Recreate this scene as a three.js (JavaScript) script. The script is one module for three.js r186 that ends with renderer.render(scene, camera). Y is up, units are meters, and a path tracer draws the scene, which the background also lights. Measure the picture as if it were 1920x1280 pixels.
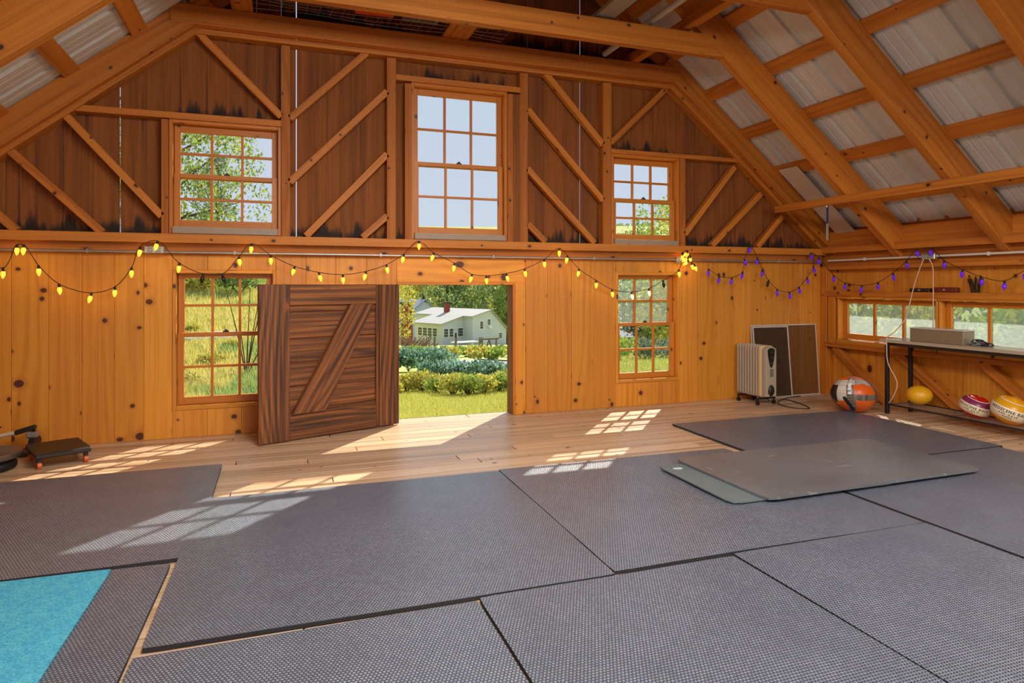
import * as THREE from 'three';
import { mergeGeometries } from 'three/addons/utils/BufferGeometryUtils.js';
import { RectAreaLightUniformsLib } from 'three/addons/lights/RectAreaLightUniformsLib.js';

// ---------------------------------------------------------------- camera, sky, sun, exposure
// Plan coordinates: u = along the gable wall to the right, h = up, v = towards the gable wall. World = (u, h, -v).
const scene = new THREE.Scene();
const renderer = new THREE.WebGLRenderer({ antialias: true });
renderer.toneMapping = THREE.LinearToneMapping;
renderer.toneMappingExposure = 1.0;
renderer.shadowMap.enabled = true;
renderer.shadowMap.type = THREE.PCFSoftShadowMap;
RectAreaLightUniformsLib.init();

const YAW = 19.65 * Math.PI / 180;
const camera = new THREE.PerspectiveCamera(2 * Math.atan(640 / 1230) * 180 / Math.PI, 1920 / 1280, 0.05, 900);
camera.position.set(0, 1.3, 0);
camera.rotation.y = -YAW;
camera.setViewOffset(1920, 1280, 0, 106, 1920, 1280);   // a lens shifted down: level camera, parallel verticals
camera.updateProjectionMatrix();

const SUN_EL = 41.5 * Math.PI / 180, SUN_AZ = 41 * Math.PI / 180;
const toSun = new THREE.Vector3(Math.sin(SUN_AZ) * Math.cos(SUN_EL), Math.sin(SUN_EL), -Math.cos(SUN_AZ) * Math.cos(SUN_EL));
const sun = new THREE.DirectionalLight(new THREE.Color().setRGB(1.0, 0.93, 0.8), 9.0);
sun.position.set(2, 0, -5).addScaledVector(toSun, 60);
sun.target.position.set(2, 0, -5);
sun.castShadow = true;
sun.shadow.mapSize.set(4096, 4096);
Object.assign(sun.shadow.camera, { left: -14, right: 14, top: 14, bottom: -14, near: 1, far: 120 });
sun.shadow.radius = 1.0;
scene.add(sun, sun.target);
{ // hazy late-summer sky, the same all round: pale at the horizon, a little bluer above
  const W = 16, H = 128, d = new Float32Array(W * H * 4);
  for (let y = 0; y < H; y++) {
    const e = Math.max(0, (y + 0.5) / H * 2 - 1), t = Math.pow(e, 0.6);
    for (let x = 0; x < W; x++) d.set([0.70 - 0.30 * t, 0.76 - 0.24 * t, 0.85 - 0.06 * t, 1], (y * W + x) * 4);
  }
  const t = new THREE.DataTexture(d, W, H, THREE.RGBAFormat, THREE.FloatType);
  t.mapping = THREE.EquirectangularReflectionMapping;
  t.colorSpace = THREE.LinearSRGBColorSpace; t.magFilter = t.minFilter = THREE.LinearFilter; t.needsUpdate = true;
  scene.background = t;
  scene.backgroundIntensity = 1.05;
}
const FILL_LAMP_POWER = 6.3;          // brightness of the added fill lamps (unseen, at the rear wall and under the roof)

// ---------------------------------------------------------------- helpers
let seed = 7;
const rnd = () => { seed = (seed * 1664525 + 1013904223) >>> 0; return seed / 4294967296; };
const rr = (a, b) => a + (b - a) * rnd();
const V3 = (u, h, v) => new THREE.Vector3(u, h, -v);
const taken = {};
const numbered = n => { taken[n] = (taken[n] ?? -1) + 1; return taken[n] ? `${n}_${String(taken[n]).padStart(3, '0')}` : n; };
function shadows(o) { o.castShadow = true; o.receiveShadow = true; return o; }
function thing(name, label, category, [u, h, v] = [0, 0, 0], turn = 0, group) {
  const o = new THREE.Group(); o.name = numbered(name); o.position.set(u, h, -v); o.rotation.y = turn;
  o.userData = { label, category }; if (group) o.userData.group = group;
  scene.add(o); return o;
}
function struct(name, label, category) { const o = thing(name, label, category); o.userData.kind = 'structure'; return o; }
function mesh(parent, name, geo, mat, pos) {
  const m = shadows(new THREE.Mesh(geo, mat)); m.name = name; if (pos) m.position.set(pos[0], pos[1], pos[2]);
  parent.add(m); return m;
}
// box with chamfered edges; uv in metres, the grain (texture v) along axis g
function cbox(sx, sy, sz, ch = 0.003, g = null, offU = 0, offV = 0, baseV = null) {
  const S = [sx / 2, sy / 2, sz / 2]; ch = Math.min(ch, S[0] * 0.45, S[1] * 0.45, S[2] * 0.45);
  if (g === null) g = sx >= sy && sx >= sz ? 0 : sy >= sz ? 1 : 2;
  const P = [], N = [], UV = [];
  const vert = (f, s) => f === 0 ? [s[0] * S[0], s[1] * (S[1] - ch), s[2] * (S[2] - ch)] : f === 1 ? [s[0] * (S[0] - ch), s[1] * S[1], s[2] * (S[2] - ch)] : [s[0] * (S[0] - ch), s[1] * (S[1] - ch), s[2] * S[2]];
  const uvOf = (p, ax) => {
    const o = [0, 1, 2].filter(a => a !== ax);
    const vAx = o.includes(g) ? g : o[1], uAx = o[0] === vAx ? o[1] : o[0];
    return [p[uAx] + offU + ax * 0.31, (baseV !== null && vAx === g ? p[vAx] + S[g] + baseV : p[vAx] + offV)];
  };
  const tri = (a, b, c, n, ax) => {
    const ab = [b[0] - a[0], b[1] - a[1], b[2] - a[2]], ac = [c[0] - a[0], c[1] - a[1], c[2] - a[2]];
    const cr = [ab[1] * ac[2] - ab[2] * ac[1], ab[2] * ac[0] - ab[0] * ac[2], ab[0] * ac[1] - ab[1] * ac[0]];
    const pts = cr[0] * n[0] + cr[1] * n[1] + cr[2] * n[2] < 0 ? [a, c, b] : [a, b, c];
    for (const p of pts) { P.push(...p); N.push(...n); UV.push(...uvOf(p, ax)); }
  };
  const quad = (a, b, c, d, n, ax) => { tri(a, b, c, n, ax); tri(a, c, d, n, ax); };
  for (let f = 0; f < 3; f++) for (const s of [-1, 1]) {
    const o = [0, 1, 2].filter(a => a !== f), n = [0, 0, 0]; n[f] = s;
    const c = [[-1, -1], [1, -1], [1, 1], [-1, 1]].map(([a, b]) => { const k = [0, 0, 0]; k[f] = s; k[o[0]] = a; k[o[1]] = b; return vert(f, k); });
    quad(...c, n, f);
  }
  const r2 = Math.SQRT1_2;
  for (let e = 0; e < 3; e++) { const o = [0, 1, 2].filter(a => a !== e);
    for (const a of [-1, 1]) for (const b of [-1, 1]) {
      const k0 = [0, 0, 0], k1 = [0, 0, 0], n = [0, 0, 0]; k0[o[0]] = k1[o[0]] = a; k0[o[1]] = k1[o[1]] = b; k0[e] = -1; k1[e] = 1; n[o[0]] = a * r2; n[o[1]] = b * r2;
      quad(vert(o[0], k0), vert(o[0], k1), vert(o[1], k1), vert(o[1], k0), n, o[0]);
    } }
  for (const a of [-1, 1]) for (const b of [-1, 1]) for (const c of [-1, 1]) { const k = [a, b, c]; tri(vert(0, k), vert(1, k), vert(2, k), [a * 0.577, b * 0.577, c * 0.577], 0); }
  const geo = new THREE.BufferGeometry();
  geo.setAttribute('position', new THREE.Float32BufferAttribute(P, 3));
  geo.setAttribute('normal', new THREE.Float32BufferAttribute(N, 3));
  geo.setAttribute('uv', new THREE.Float32BufferAttribute(UV, 2));
  return geo;
}
const pick = m => Array.isArray(m) ? m[Math.floor(rnd() * m.length)] : m;
// an upright box in plan coordinates, as a mesh with the grain along its longest side
function board(parent, name, mat, [u0, u1], [h0, h1], [v0, v1], o = {}) {
  const g = cbox(u1 - u0, h1 - h0, v1 - v0, o.ch ?? 0.003, o.g ?? null, rnd() * 3, rnd() * 5, o.baseV ?? null);
  const m = mesh(parent, name, g, pick(mat), [(u0 + u1) / 2, (h0 + h1) / 2, -(v0 + v1) / 2]);
  m.position.sub(parent.position); return m;
}
// a beam from A to B (world points), section w across n and t along n
function beam(parent, name, mat, A, B, w, t, n, ch = 0.004) {
  const y = B.clone().sub(A), L = y.length(); y.normalize();
  const z = n.clone().addScaledVector(y, -n.dot(y)).normalize(), x = y.clone().cross(z);
  const m = mesh(parent, name, cbox(w, L, t, ch, 1, rnd() * 3, rnd() * 5), pick(mat));
  m.quaternion.setFromRotationMatrix(new THREE.Matrix4().makeBasis(x, y, z));
  m.position.copy(A).add(B).multiplyScalar(0.5).sub(parent.position); return m;
}
function tube(points, r, rad = 6, seg = null, closed = false) { return new THREE.TubeGeometry(new THREE.CatmullRomCurve3(points, closed), seg ?? points.length * 6, r, rad, closed); }
function rod(A, B, r, rad = 8) { const g = new THREE.CylinderGeometry(r, r, A.distanceTo(B), rad); g.applyQuaternion(new THREE.Quaternion().setFromUnitVectors(new THREE.Vector3(0, 1, 0), B.clone().sub(A).normalize())); const c = A.clone().add(B).multiplyScalar(0.5); g.translate(c.x, c.y, c.z); return g; }
function taper(points, r0, r1, seg = 10, rad = 6) {
  const c = new THREE.CatmullRomCurve3(points), g = new THREE.TubeGeometry(c, seg, 1, rad), p = g.attributes.position, n = g.attributes.normal;
  for (let i = 0; i <= seg; i++) { const c0 = c.getPointAt(i / seg), r = r0 + (r1 - r0) * i / seg; for (let j = 0; j <= rad; j++) { const k = i * (rad + 1) + j; p.setXYZ(k, c0.x + n.getX(k) * r, c0.y + n.getY(k) * r, c0.z + n.getZ(k) * r); } }
  return g;
}
const merged = list => mergeGeometries(list.map(g => { const k = g.index ? g.toNonIndexed() : g; for (const a of Object.keys(k.attributes)) if (!['position', 'normal', 'uv'].includes(a)) k.deleteAttribute(a); return k; }));
const moved = (g, x, y, z) => g.translate(x, y, z);

// ---------------------------------------------------------------- textures
const hash = (x, y, s) => { let n = (Math.imul(x, 374761393) + Math.imul(y, 668265263) + Math.imul(s, 1274126177)) | 0; n = Math.imul(n ^ (n >>> 13), 1274126177); return ((n ^ (n >>> 16)) >>> 0) / 4294967296; };
function vn(x, y, px, py, s) {
  const xi = Math.floor(x), yi = Math.floor(y), fx = x - xi, fy = y - yi, a = fx * fx * (3 - 2 * fx), b = fy * fy * (3 - 2 * fy);
  const X0 = ((xi % px) + px) % px, X1 = (X0 + 1) % px, Y0 = ((yi % py) + py) % py, Y1 = (Y0 + 1) % py;
  return (hash(X0, Y0, s) * (1 - a) + hash(X1, Y0, s) * a) * (1 - b) + (hash(X0, Y1, s) * (1 - a) + hash(X1, Y1, s) * a) * b;
}
const fbm = (x, y, px, py, s, o = 3) => { let v = 0, a = 0.5, t = 0; for (let i = 0; i < o; i++) { v += a * vn(x, y, px, py, s + i * 17); t += a; a *= 0.5; x *= 2; y *= 2; px *= 2; py *= 2; } return v / t; };
const mix = (a, b, t) => [a[0] + (b[0] - a[0]) * t, a[1] + (b[1] - a[1]) * t, a[2] + (b[2] - a[2]) * t];
const clamp = (x, a = 0, b = 1) => Math.min(b, Math.max(a, x));
const smooth = (a, b, x) => { const t = clamp((x - a) / (b - a)); return t * t * (3 - 2 * t); };
function texture(w, h, mx, my, fn, srgb = true) {   // mx, my: metres that one repeat covers
  const d = new Uint8Array(w * h * 4);
  for (let y = 0; y < h; y++) for (let x = 0; x < w; x++) { const c = fn((x + 0.5) / w, (y + 0.5) / h); const k = (y * w + x) * 4; d[k] = clamp(c[0], 0, 255); d[k + 1] = clamp(c[1], 0, 255); d[k + 2] = clamp(c[2], 0, 255); d[k + 3] = 255; }
  const t = new THREE.DataTexture(d, w, h, THREE.RGBAFormat); t.wrapS = t.wrapT = THREE.RepeatWrapping; t.magFilter = THREE.LinearFilter; t.minFilter = THREE.LinearFilter;
  t.repeat.set(1 / mx, 1 / my); if (srgb) t.colorSpace = THREE.SRGBColorSpace; t.needsUpdate = true; return t;
}
function woodTex({ w = 512, h = 1024, mx = 0.8, my = 2.4, light, dark, knot, knots = 14, ringF = 18, contrast = 0.5, fine = 0.3, s = 1, kr = [0.010, 0.028], spots = 0 }) {
  const K = []; for (let i = 0; i < knots; i++) K.push([hash(i, 1, s), hash(i, 2, s), kr[0] + (kr[1] - kr[0]) * hash(i, 3, s) ** 1.6, 0.7 + 0.9 * hash(i, 4, s)]);
  return texture(w, h, mx, my, (x, y) => {
    let warp = 0, kd = 9, kid = 0;
    for (let i = 0; i < K.length; i++) { const k = K[i]; let dx = x - k[0], dy = y - k[1]; dx -= Math.round(dx); dy -= Math.round(dy); dx *= mx; dy *= my / k[3]; const d = Math.hypot(dx, dy) / k[2]; if (d < kd) { kd = d; kid = i; } warp += Math.exp(-d * d / 7) * Math.sign(dx) * 0.5; }
    const wx = x + 0.05 * fbm(x * 3, y * 2, 3, 2, s) ;
    const PR = Math.round(ringF * 1.5), cat = 0.5 + 0.5 * Math.sin(6.2832 * (wx * Math.round(ringF * 0.5) + warp * 0.6 + 3.0 * fbm(x * 3, y * 2, 3, 2, s + 5, 2))), msk = smooth(0.48, 0.62, vn(x * 5, y, 5, 1, s + 13));
    const ring = clamp(1.5 * (fbm(wx * PR + warp * 1.2, y * 2, PR, 2, s + 15, 3) - 0.2)) * (1 - 0.6 * msk) + 0.6 * msk * cat;
    const g = fbm(x * 90, y * 5, 90, 5, s + 9, 2), tone = fbm(x * 5, y * 1, 5, 1, s + 3, 2);
    let c = mix(light, dark, clamp(contrast * (0.85 * ring * ring + 0.55 * tone) + fine * (g - 0.45)));
    if (kd < 1.25) { const t = smooth(1.25, 0.75, kd), rg = 0.75 + 0.25 * Math.sin(kd * 14 + kid); c = mix(c, [knot[0] * rg, knot[1] * rg, knot[2] * rg], t); }
    else if (kd < 2.2) c = mix(c, knot, 0.22 * (2.2 - kd));
    if (spots) { const q = vn(x * 160, y * 220, 160, 220, s + 40); if (q > 1 - spots) c = mix(c, [60, 42, 30], 0.7); }
    return c;
  });
}
const pineT = woodTex({ light: [230, 156, 50], dark: [182, 100, 16], knot: [112, 50, 14], knots: 20, s: 11, kr: [0.009, 0.036] });
const pineT2 = woodTex({ light: [224, 148, 48], dark: [176, 96, 18], knot: [104, 46, 14], knots: 10, s: 23, kr: [0.008, 0.028] });
const beamT = woodTex({ light: [208, 126, 36], dark: [152, 80, 16], knot: [84, 40, 16], knots: 12, s: 31, ringF: 22, contrast: 0.7, kr: [0.006, 0.016] });
const sidT = woodTex({ light: [150, 88, 40], dark: [112, 60, 24], knot: [48, 24, 14], knots: 10, s: 41, contrast: 0.7 });
const floorT = woodTex({ light: [220, 186, 150], dark: [162, 128, 98], knot: [112, 80, 56], knots: 7, s: 51, ringF: 16, contrast: 0.75, fine: 0.55, spots: 0.02, kr: [0.006, 0.014] });
const doorT = woodTex({ light: [178, 106, 46], dark: [72, 40, 18], knot: [196, 110, 48], knots: 6, s: 61, ringF: 30, contrast: 0.95, fine: 0.9, kr: [0.010, 0.020] });
const grainB = woodTex({ w: 256, h: 512, light: [200, 200, 200], dark: [60, 60, 60], knot: [40, 40, 40], knots: 6, s: 71, fine: 0.9 }); grainB.colorSpace = THREE.NoColorSpace;
// upper siding: old boards with black, ragged water stains creeping up from the lower end of each board
const stainT = texture(512, 512, 1.6, 2.0, (x, y) => {
  const m = y * 2.0, ring = clamp(1.6 * (fbm(x * 44, y * 2, 44, 2, 81, 3) - 0.2)), g = fbm(x * 120, y * 4, 120, 4, 83, 2);
  let c = mix([150, 84, 24], [104, 54, 13], clamp(0.5 * ring * ring + 0.6 * (g - 0.3) + 0.4 * (fbm(x * 8, y, 8, 1, 85) - 0.5)));
  const kx = fbm(x * 14, 0.5, 14, 1, 87, 4), top = 0.01 + 0.24 * Math.pow(kx, 2.0) + 0.16 * (fbm(x * 60, y * 8, 60, 8, 89, 4) - 0.5);
  c = mix(c, [24, 17, 13], 0.88 * smooth(top + 0.05, top - 0.05, m));
  const dr = vn(x * 34, y * 2, 34, 2, 91); if (dr > 0.86) c = mix(c, [34, 20, 15], (dr - 0.86) * 5);
  return c;
});
const std = (o) => new THREE.MeshStandardMaterial({ roughness: 0.6, ...o });
const tints = (map, list, o = {}) => list.map(t => std({ map, color: new THREE.Color().setRGB(...(Array.isArray(t) ? t : [t, t, t])), ...o }));
const M = {};
M.pine = [...tints(pineT, [[1, 1, 1], [0.84, 0.82, 0.78], [1.0, 0.95, 0.88]], { roughness: 0.5, bumpMap: grainB, bumpScale: 0.0006 }), ...tints(pineT2, [[1, 1, 1], [0.88, 0.85, 0.8]], { roughness: 0.5, bumpMap: grainB, bumpScale: 0.0006 })];
M.beam = tints(beamT, [[1, 1, 1], [0.93, 0.92, 0.9], [1, 0.96, 0.92]], { roughness: 0.62, bumpMap: grainB, bumpScale: 0.001 });
M.frame = tints(pineT2, [[0.86, 0.74, 0.66], [0.82, 0.7, 0.62]], { roughness: 0.45 });
M.siding = tints(stainT, [[1, 1, 1], [0.9, 0.88, 0.88], [1.05, 1, 0.96]], { roughness: 0.8 });
M.stud = tints(beamT, [[0.8, 0.74, 0.68], [0.74, 0.68, 0.62]], { roughness: 0.7 });
M.floor = tints(floorT, [[1, 1, 1], [0.92, 0.91, 0.9], [0.98, 0.95, 0.9], [0.82, 0.81, 0.8]], { roughness: 0.36, bumpMap: grainB, bumpScale: 0.0008 });
M.door = tints(doorT, [[0.82, 0.8, 0.78], [0.7, 0.68, 0.66]], { roughness: 0.62, bumpMap: doorT, bumpScale: 0.002 });
M.slab = std({ color: 0x2c2016, roughness: 0.9 });
M.sill = std({ color: 0xa08c76, roughness: 0.5 });
M.black = std({ color: 0x14110f, roughness: 0.5 });
M.darkMetal = std({ color: 0x2a2624, roughness: 0.45, metalness: 0.3 });
M.galv = std({ color: 0xb9b6b0, roughness: 0.35, metalness: 0.8 });
M.white = std({ color: 0xd9d4cb, roughness: 0.5 });
M.glass = new THREE.MeshPhysicalMaterial({ color: 0xf4f8f8, roughness: 0.02, transmission: 1, thickness: 0, ior: 1.45 });
M.hazeGlass = new THREE.MeshPhysicalMaterial({ color: 0xe9f0ee, roughness: 0.34, transmission: 1, thickness: 0, ior: 1.45 });
const streakT = texture(256, 256, 0.5, 0.5, (x, y) => { const q = 205 + 50 * fbm(x * 6, y * 26, 6, 26, 95, 3); return [q, q, q]; }, false);
M.fogGlass = new THREE.MeshPhysicalMaterial({ color: 0xd6e2e6, roughness: 0.68, roughnessMap: streakT, transmission: 1, thickness: 0, ior: 1.45, bumpMap: streakT, bumpScale: 0.004 });

// ---------------------------------------------------------------- the barn: sizes
const VG = 6.2, UR = 6.16, UC = 1.70, UL = 2 * UC - UR, VR = -3.3;   // gable wall, right wall, ridge line, left wall, rear wall
const SL = 0.824, roofH = (u, off = 0) => 1.743 + SL * (6.128 - (u >= UC ? u : 2 * UC - u)) + off;
const cosA = 1 / Math.hypot(1, SL);

// floor: a slab of joists and sub-floor, and the planks that show
{
  const f = struct('floor', 'worn pale softwood plank floor with dark joints', 'floor');
  mesh(f, 'subfloor', cbox(UR - UL + 0.6, 0.16, VG - VR + 0.5, 0.01), M.slab, [UC, -0.105, -(VG + VR) / 2 - 0.05]);
  let v = VG + 0.16, row = 0;
  while (v > 1.9) {
    const w = row < 1 ? 0.15 : rr(0.128, 0.142), v1 = v, v0 = v - w + 0.006;
    const ends = [UL]; const off = row % 2 ? rr(0.2, 0.5) : rr(1.5, 1.9);
    for (let u = UL + off + (row % 3) * 0.35; u < UR - 0.5; u += rr(2.3, 3.0)) ends.push(u); ends.push(UR + 0.1);
    for (let i = 0; i + 1 < ends.length; i++) board(f, 'plank', M.floor, [ends[i] + 0.003, ends[i + 1] - 0.003], [-0.025, rr(-0.002, 0.0)], [v0, v1], { ch: 0.002 });
    v -= w; row++;
  }
  board(f, 'rough_boards', M.slab, [UL, UR + 0.1], [-0.025, -0.002], [VR, v - 0.004]);
}

// ---------------------------------------------------------------- the gable wall
const wf = struct('wall_front', 'gable end wall, varnished knotty pine boards below, dark old siding above', 'wall');
const WIN = { // inner frame edges
  window_1: [-0.84, -0.015, 0.235, 1.428], window_2: [3.385, 4.18, 0.25, 1.435],
  window_3: [-0.87, 0.03, 1.738, 2.71], window_4: [1.20, 2.17, 1.738, 3.235], window_5: [3.345, 4.19, 1.728, 2.70],
};
const DOOR = [1.06, 2.245, 0, 1.318];
{ // lower boards
  const edges = [UL, -2.52, -2.25, -1.98, -1.73, -1.5, -1.27, -1.055, -0.84, -0.57, -0.3, -0.015, 0.24, 0.5, 0.78, 1.06, 1.35, 1.65, 1.95, 2.245, 2.36, 2.6, 2.87, 3.12, 3.385, 3.65, 3.91, 4.18, 4.42, 4.68, 4.9, 5.15, 5.36, 5.6, 5.85, UR];
  for (let i = 0; i + 1 < edges.length; i++) {
    const [a, b] = [edges[i], edges[i + 1]], m = (a + b) / 2;
    let spans = [[0, 1.56]];
    for (const [u0, u1, h0, h1] of [WIN.window_1, WIN.window_2, DOOR]) if (m > u0 && m < u1) spans = spans.flatMap(([p, q]) => [[p, h0], [h1, q]]).filter(([p, q]) => q - p > 0.02);
    if (m > DOOR[0] && m < DOOR[1]) continue;
    for (const [p, q] of spans) { const d = (i % 2) * 0.002; board(wf, 'board', M.pine, [a + 0.0006, b - 0.0006], [p, q], [VG + d, VG + 0.022 + d], { ch: 0.0025, g: 1 }); }
  }
  board(wf, 'door_header', M.pine, [DOOR[0], DOOR[1] + 0.1], [DOOR[3], 1.56], [VG - 0.002, VG + 0.02], { g: 0 });
  // outer cladding closing the cavity
  for (const [a, b, p, q] of [[UL - 0.1, -0.84, -0.3, 1.72], [-0.015, 1.06, -0.3, 1.72], [2.245, 3.385, -0.3, 1.72], [4.18, UR + 0.15, -0.3, 1.72], [-0.84, -0.015, -0.3, 0.235], [-0.84, -0.015, 1.428, 1.72], [3.385, 4.18, -0.3, 0.25], [3.385, 4.18, 1.435, 1.72], [1.06, 2.245, 1.318, 1.72]])
    board(wf, 'outer_cladding', M.siding, [a, b], [p, q], [VG + 0.135, VG + 0.155], { g: 1, baseV: 0.4 });
  // the plate beam along the wall with its lower ledger
  board(wf, 'wall_plate', M.beam, [UL, UR], [1.652, 1.728], [VG - 0.10, VG + 0.13]);
  board(wf, 'ledger', M.stud, [UL, UR], [1.556, 1.652], [VG - 0.03, VG + 0.02]);
  // door jambs and head
  board(wf, 'door_jamb', M.pine, [2.245, 2.325], [0, 1.32], [VG - 0.02, VG + 0.005]);
  board(wf, 'door_jamb', M.door, [2.215, 2.245], [0, 1.318], [VG + 0.005, VG + 0.155]);
  board(wf, 'door_jamb', M.frame, [2.222, 2.25], [0, 1.318], [VG - 0.015, VG + 0.05]);
  board(wf, 'door_jamb', M.frame, [1.055, 1.075], [0, 1.318], [VG + 0.005, VG + 0.155]);
  board(wf, 'door_head', M.frame, [1.06, 2.25], [1.300, 1.33], [VG - 0.012, VG + 0.155]);
}
{ // upper siding: boards between the framing, some joints open so that daylight shows through
  const gaps = { '-1.25': 0.006, '0.16': 0.007, '0.115': 0, '2.42': 0.006, '3.02': 0.008, '1.7': 0.003, '-1.66': 0.002, '4.45': 0.004, '5.0': 0.005, '-2.05': 0.003 };
  const edges = [UL - 0.1, -2.55, -2.3, -2.05, -1.85, -1.66, -1.45, -1.25, -1.05, -0.87, -0.62, -0.4, -0.18, 0.03, 0.16, 0.36, 0.55, 0.78, 1.0, 1.20, 1.42, 1.56, 1.7, 1.95, 2.17, 2.42, 2.6, 2.82, 3.02, 3.2, 3.345, 3.62, 3.9, 4.19, 4.45, 4.7, 5.0, 5.22, 5.5, 5.75, 6.0, UR + 0.25];
  for (let i = 0; i + 1 < edges.length; i++) {
    const a = edges[i], b = edges[i + 1], m = (a + b) / 2, ga = (gaps[String(a)] ?? 0) / 2 + 0.0004, gb = (gaps[String(b)] ?? 0) / 2 + 0.0004;
    let base = 1.70;
    let lo = [base];
    for (const [u0, u1, h0, h1] of [WIN.window_3, WIN.window_4, WIN.window_5]) if (m > u0 && m < u1) base = h1;
    const top0 = roofH(a, 0.29), top1 = roofH(b, 0.29);
    const d = (i % 2) * 0.006, v0 = VG + 0.105 + d, x0 = a + ga, x1 = b - gb, th = 0.02;
    if (Math.min(top0, top1) < base + 0.05 && Math.max(top0, top1) < base + 0.1) continue;
    const sh = new THREE.Shape(); sh.moveTo(x0, base); sh.lineTo(x1, base); sh.lineTo(x1, Math.max(top1, base + 0.01)); sh.lineTo(x0, Math.max(top0, base + 0.01)); sh.closePath();
    const g = new THREE.ExtrudeGeometry(sh, { depth: th, bevelEnabled: false }); const uv = g.attributes.uv, p = g.attributes.position, ou = rnd() * 1.6;
    for (let k = 0; k < p.count; k++) uv.setXY(k, p.getX(k) + ou, p.getY(k) - base + (base > 1.71 ? 0.0 : 0.0));
    g.translate(0, 0, -(v0 + th)); mesh(wf, 'siding_board', g, pick(M.siding));
  }
  const stud = (u0, u1, h0, h1, m = M.stud) => board(wf, 'stud', m, [u0, u1], [h0, h1], [VG - 0.005, VG + 0.105]);
  stud(-0.925, -0.872, 1.728, 2.70); stud(0.03, 0.105, 1.728, 3.44); stud(0.965, 1.05, 1.728, 3.44); stud(2.30, 2.385, 1.728, 3.44);
  stud(3.235, 3.335, 1.728, 3.44); stud(4.19, 4.255, 1.728, 2.70);
  stud(1.135, 1.20, 1.728, 3.215); stud(2.17, 2.225, 1.728, 3.215);
  stud(2.225, 2.30, 1.728, 3.215, M.siding); 
  const header = (u0, u1, h0, h1) => board(wf, 'window_header', M.beam, [u0, u1], [h0, h1], [VG - 0.006, VG + 0.105]);
  header(-1.70, 0.03, 2.71, 2.765); header(1.05, 2.30, 3.235, 3.29); header(3.335, 5.0, 2.70, 2.745);
  // sloping and level top plates, gable rafters and the collar beam
  board(wf, 'top_plate', M.beam, [-0.68, 4.08], [3.445, 3.49], [VG - 0.03, VG + 0.105]);
  for (const s of [1, -1]) {
    const U = u => s > 0 ? u : 2 * UC - u, al = Math.atan(SL), sgn = s;
    const nrm = new THREE.Vector3(0, 0, 1);
    const off = 0.045 / cosA / 2;
    beam(wf, 'rake_plate', M.beam, V3(U(4.02), roofH(4.02, off), VG + 0.037), V3(U(6.25), roofH(6.25, off), VG + 0.037), 0.05, 0.135, nrm);
    beam(wf, 'gable_rafter', M.beam, V3(U(3.95), roofH(3.95, 0.17), VG - 0.075), V3(U(6.45), roofH(6.45, 0.17), VG - 0.075), 0.195, 0.08, nrm);
    beam(wf, 'gable_rafter', M.stud, V3(U(UC), roofH(UC, 0.17), VG - 0.06), V3(U(3.96), roofH(3.96, 0.17), VG - 0.06), 0.195, 0.05, nrm);
  }
  board(wf, 'collar_beam', M.beam, [-0.84, 4.11], [3.49, 3.65], [VG - 0.125, VG - 0.03]);
  // diagonal wind braces let in between the studs
  const B = [[-1.64, 2.70, -0.92, 1.88], [-2.06, 2.43, -1.36, 1.73], [-0.65, 3.47, 0.03, 2.80], [-2.32, 2.1, -1.95, 1.73], [0.10, 2.79, 0.78, 3.46], [0.10, 2.22, 0.97, 3.12], [0.24, 1.74, 0.97, 2.53], [0.74, 1.74, 0.97, 1.95], [2.58, 3.47, 3.24, 2.78], [2.385, 3.08, 3.24, 2.19], [2.38, 2.48, 3.14, 1.74], [2.385, 1.92, 2.58, 1.74], [3.335, 2.81, 4.01, 3.45], [4.25, 1.86, 4.92, 2.65], [4.61, 1.74, 5.29, 2.36], [5.24, 1.74, 5.60, 2.11]];
  for (const [a, b, c, d] of B) beam(wf, 'brace', M.beam, V3(a, b, VG + 0.03), V3(c, d, VG + 0.03), 0.062, 0.07, new THREE.Vector3(0, 0, 1));
}

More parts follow.
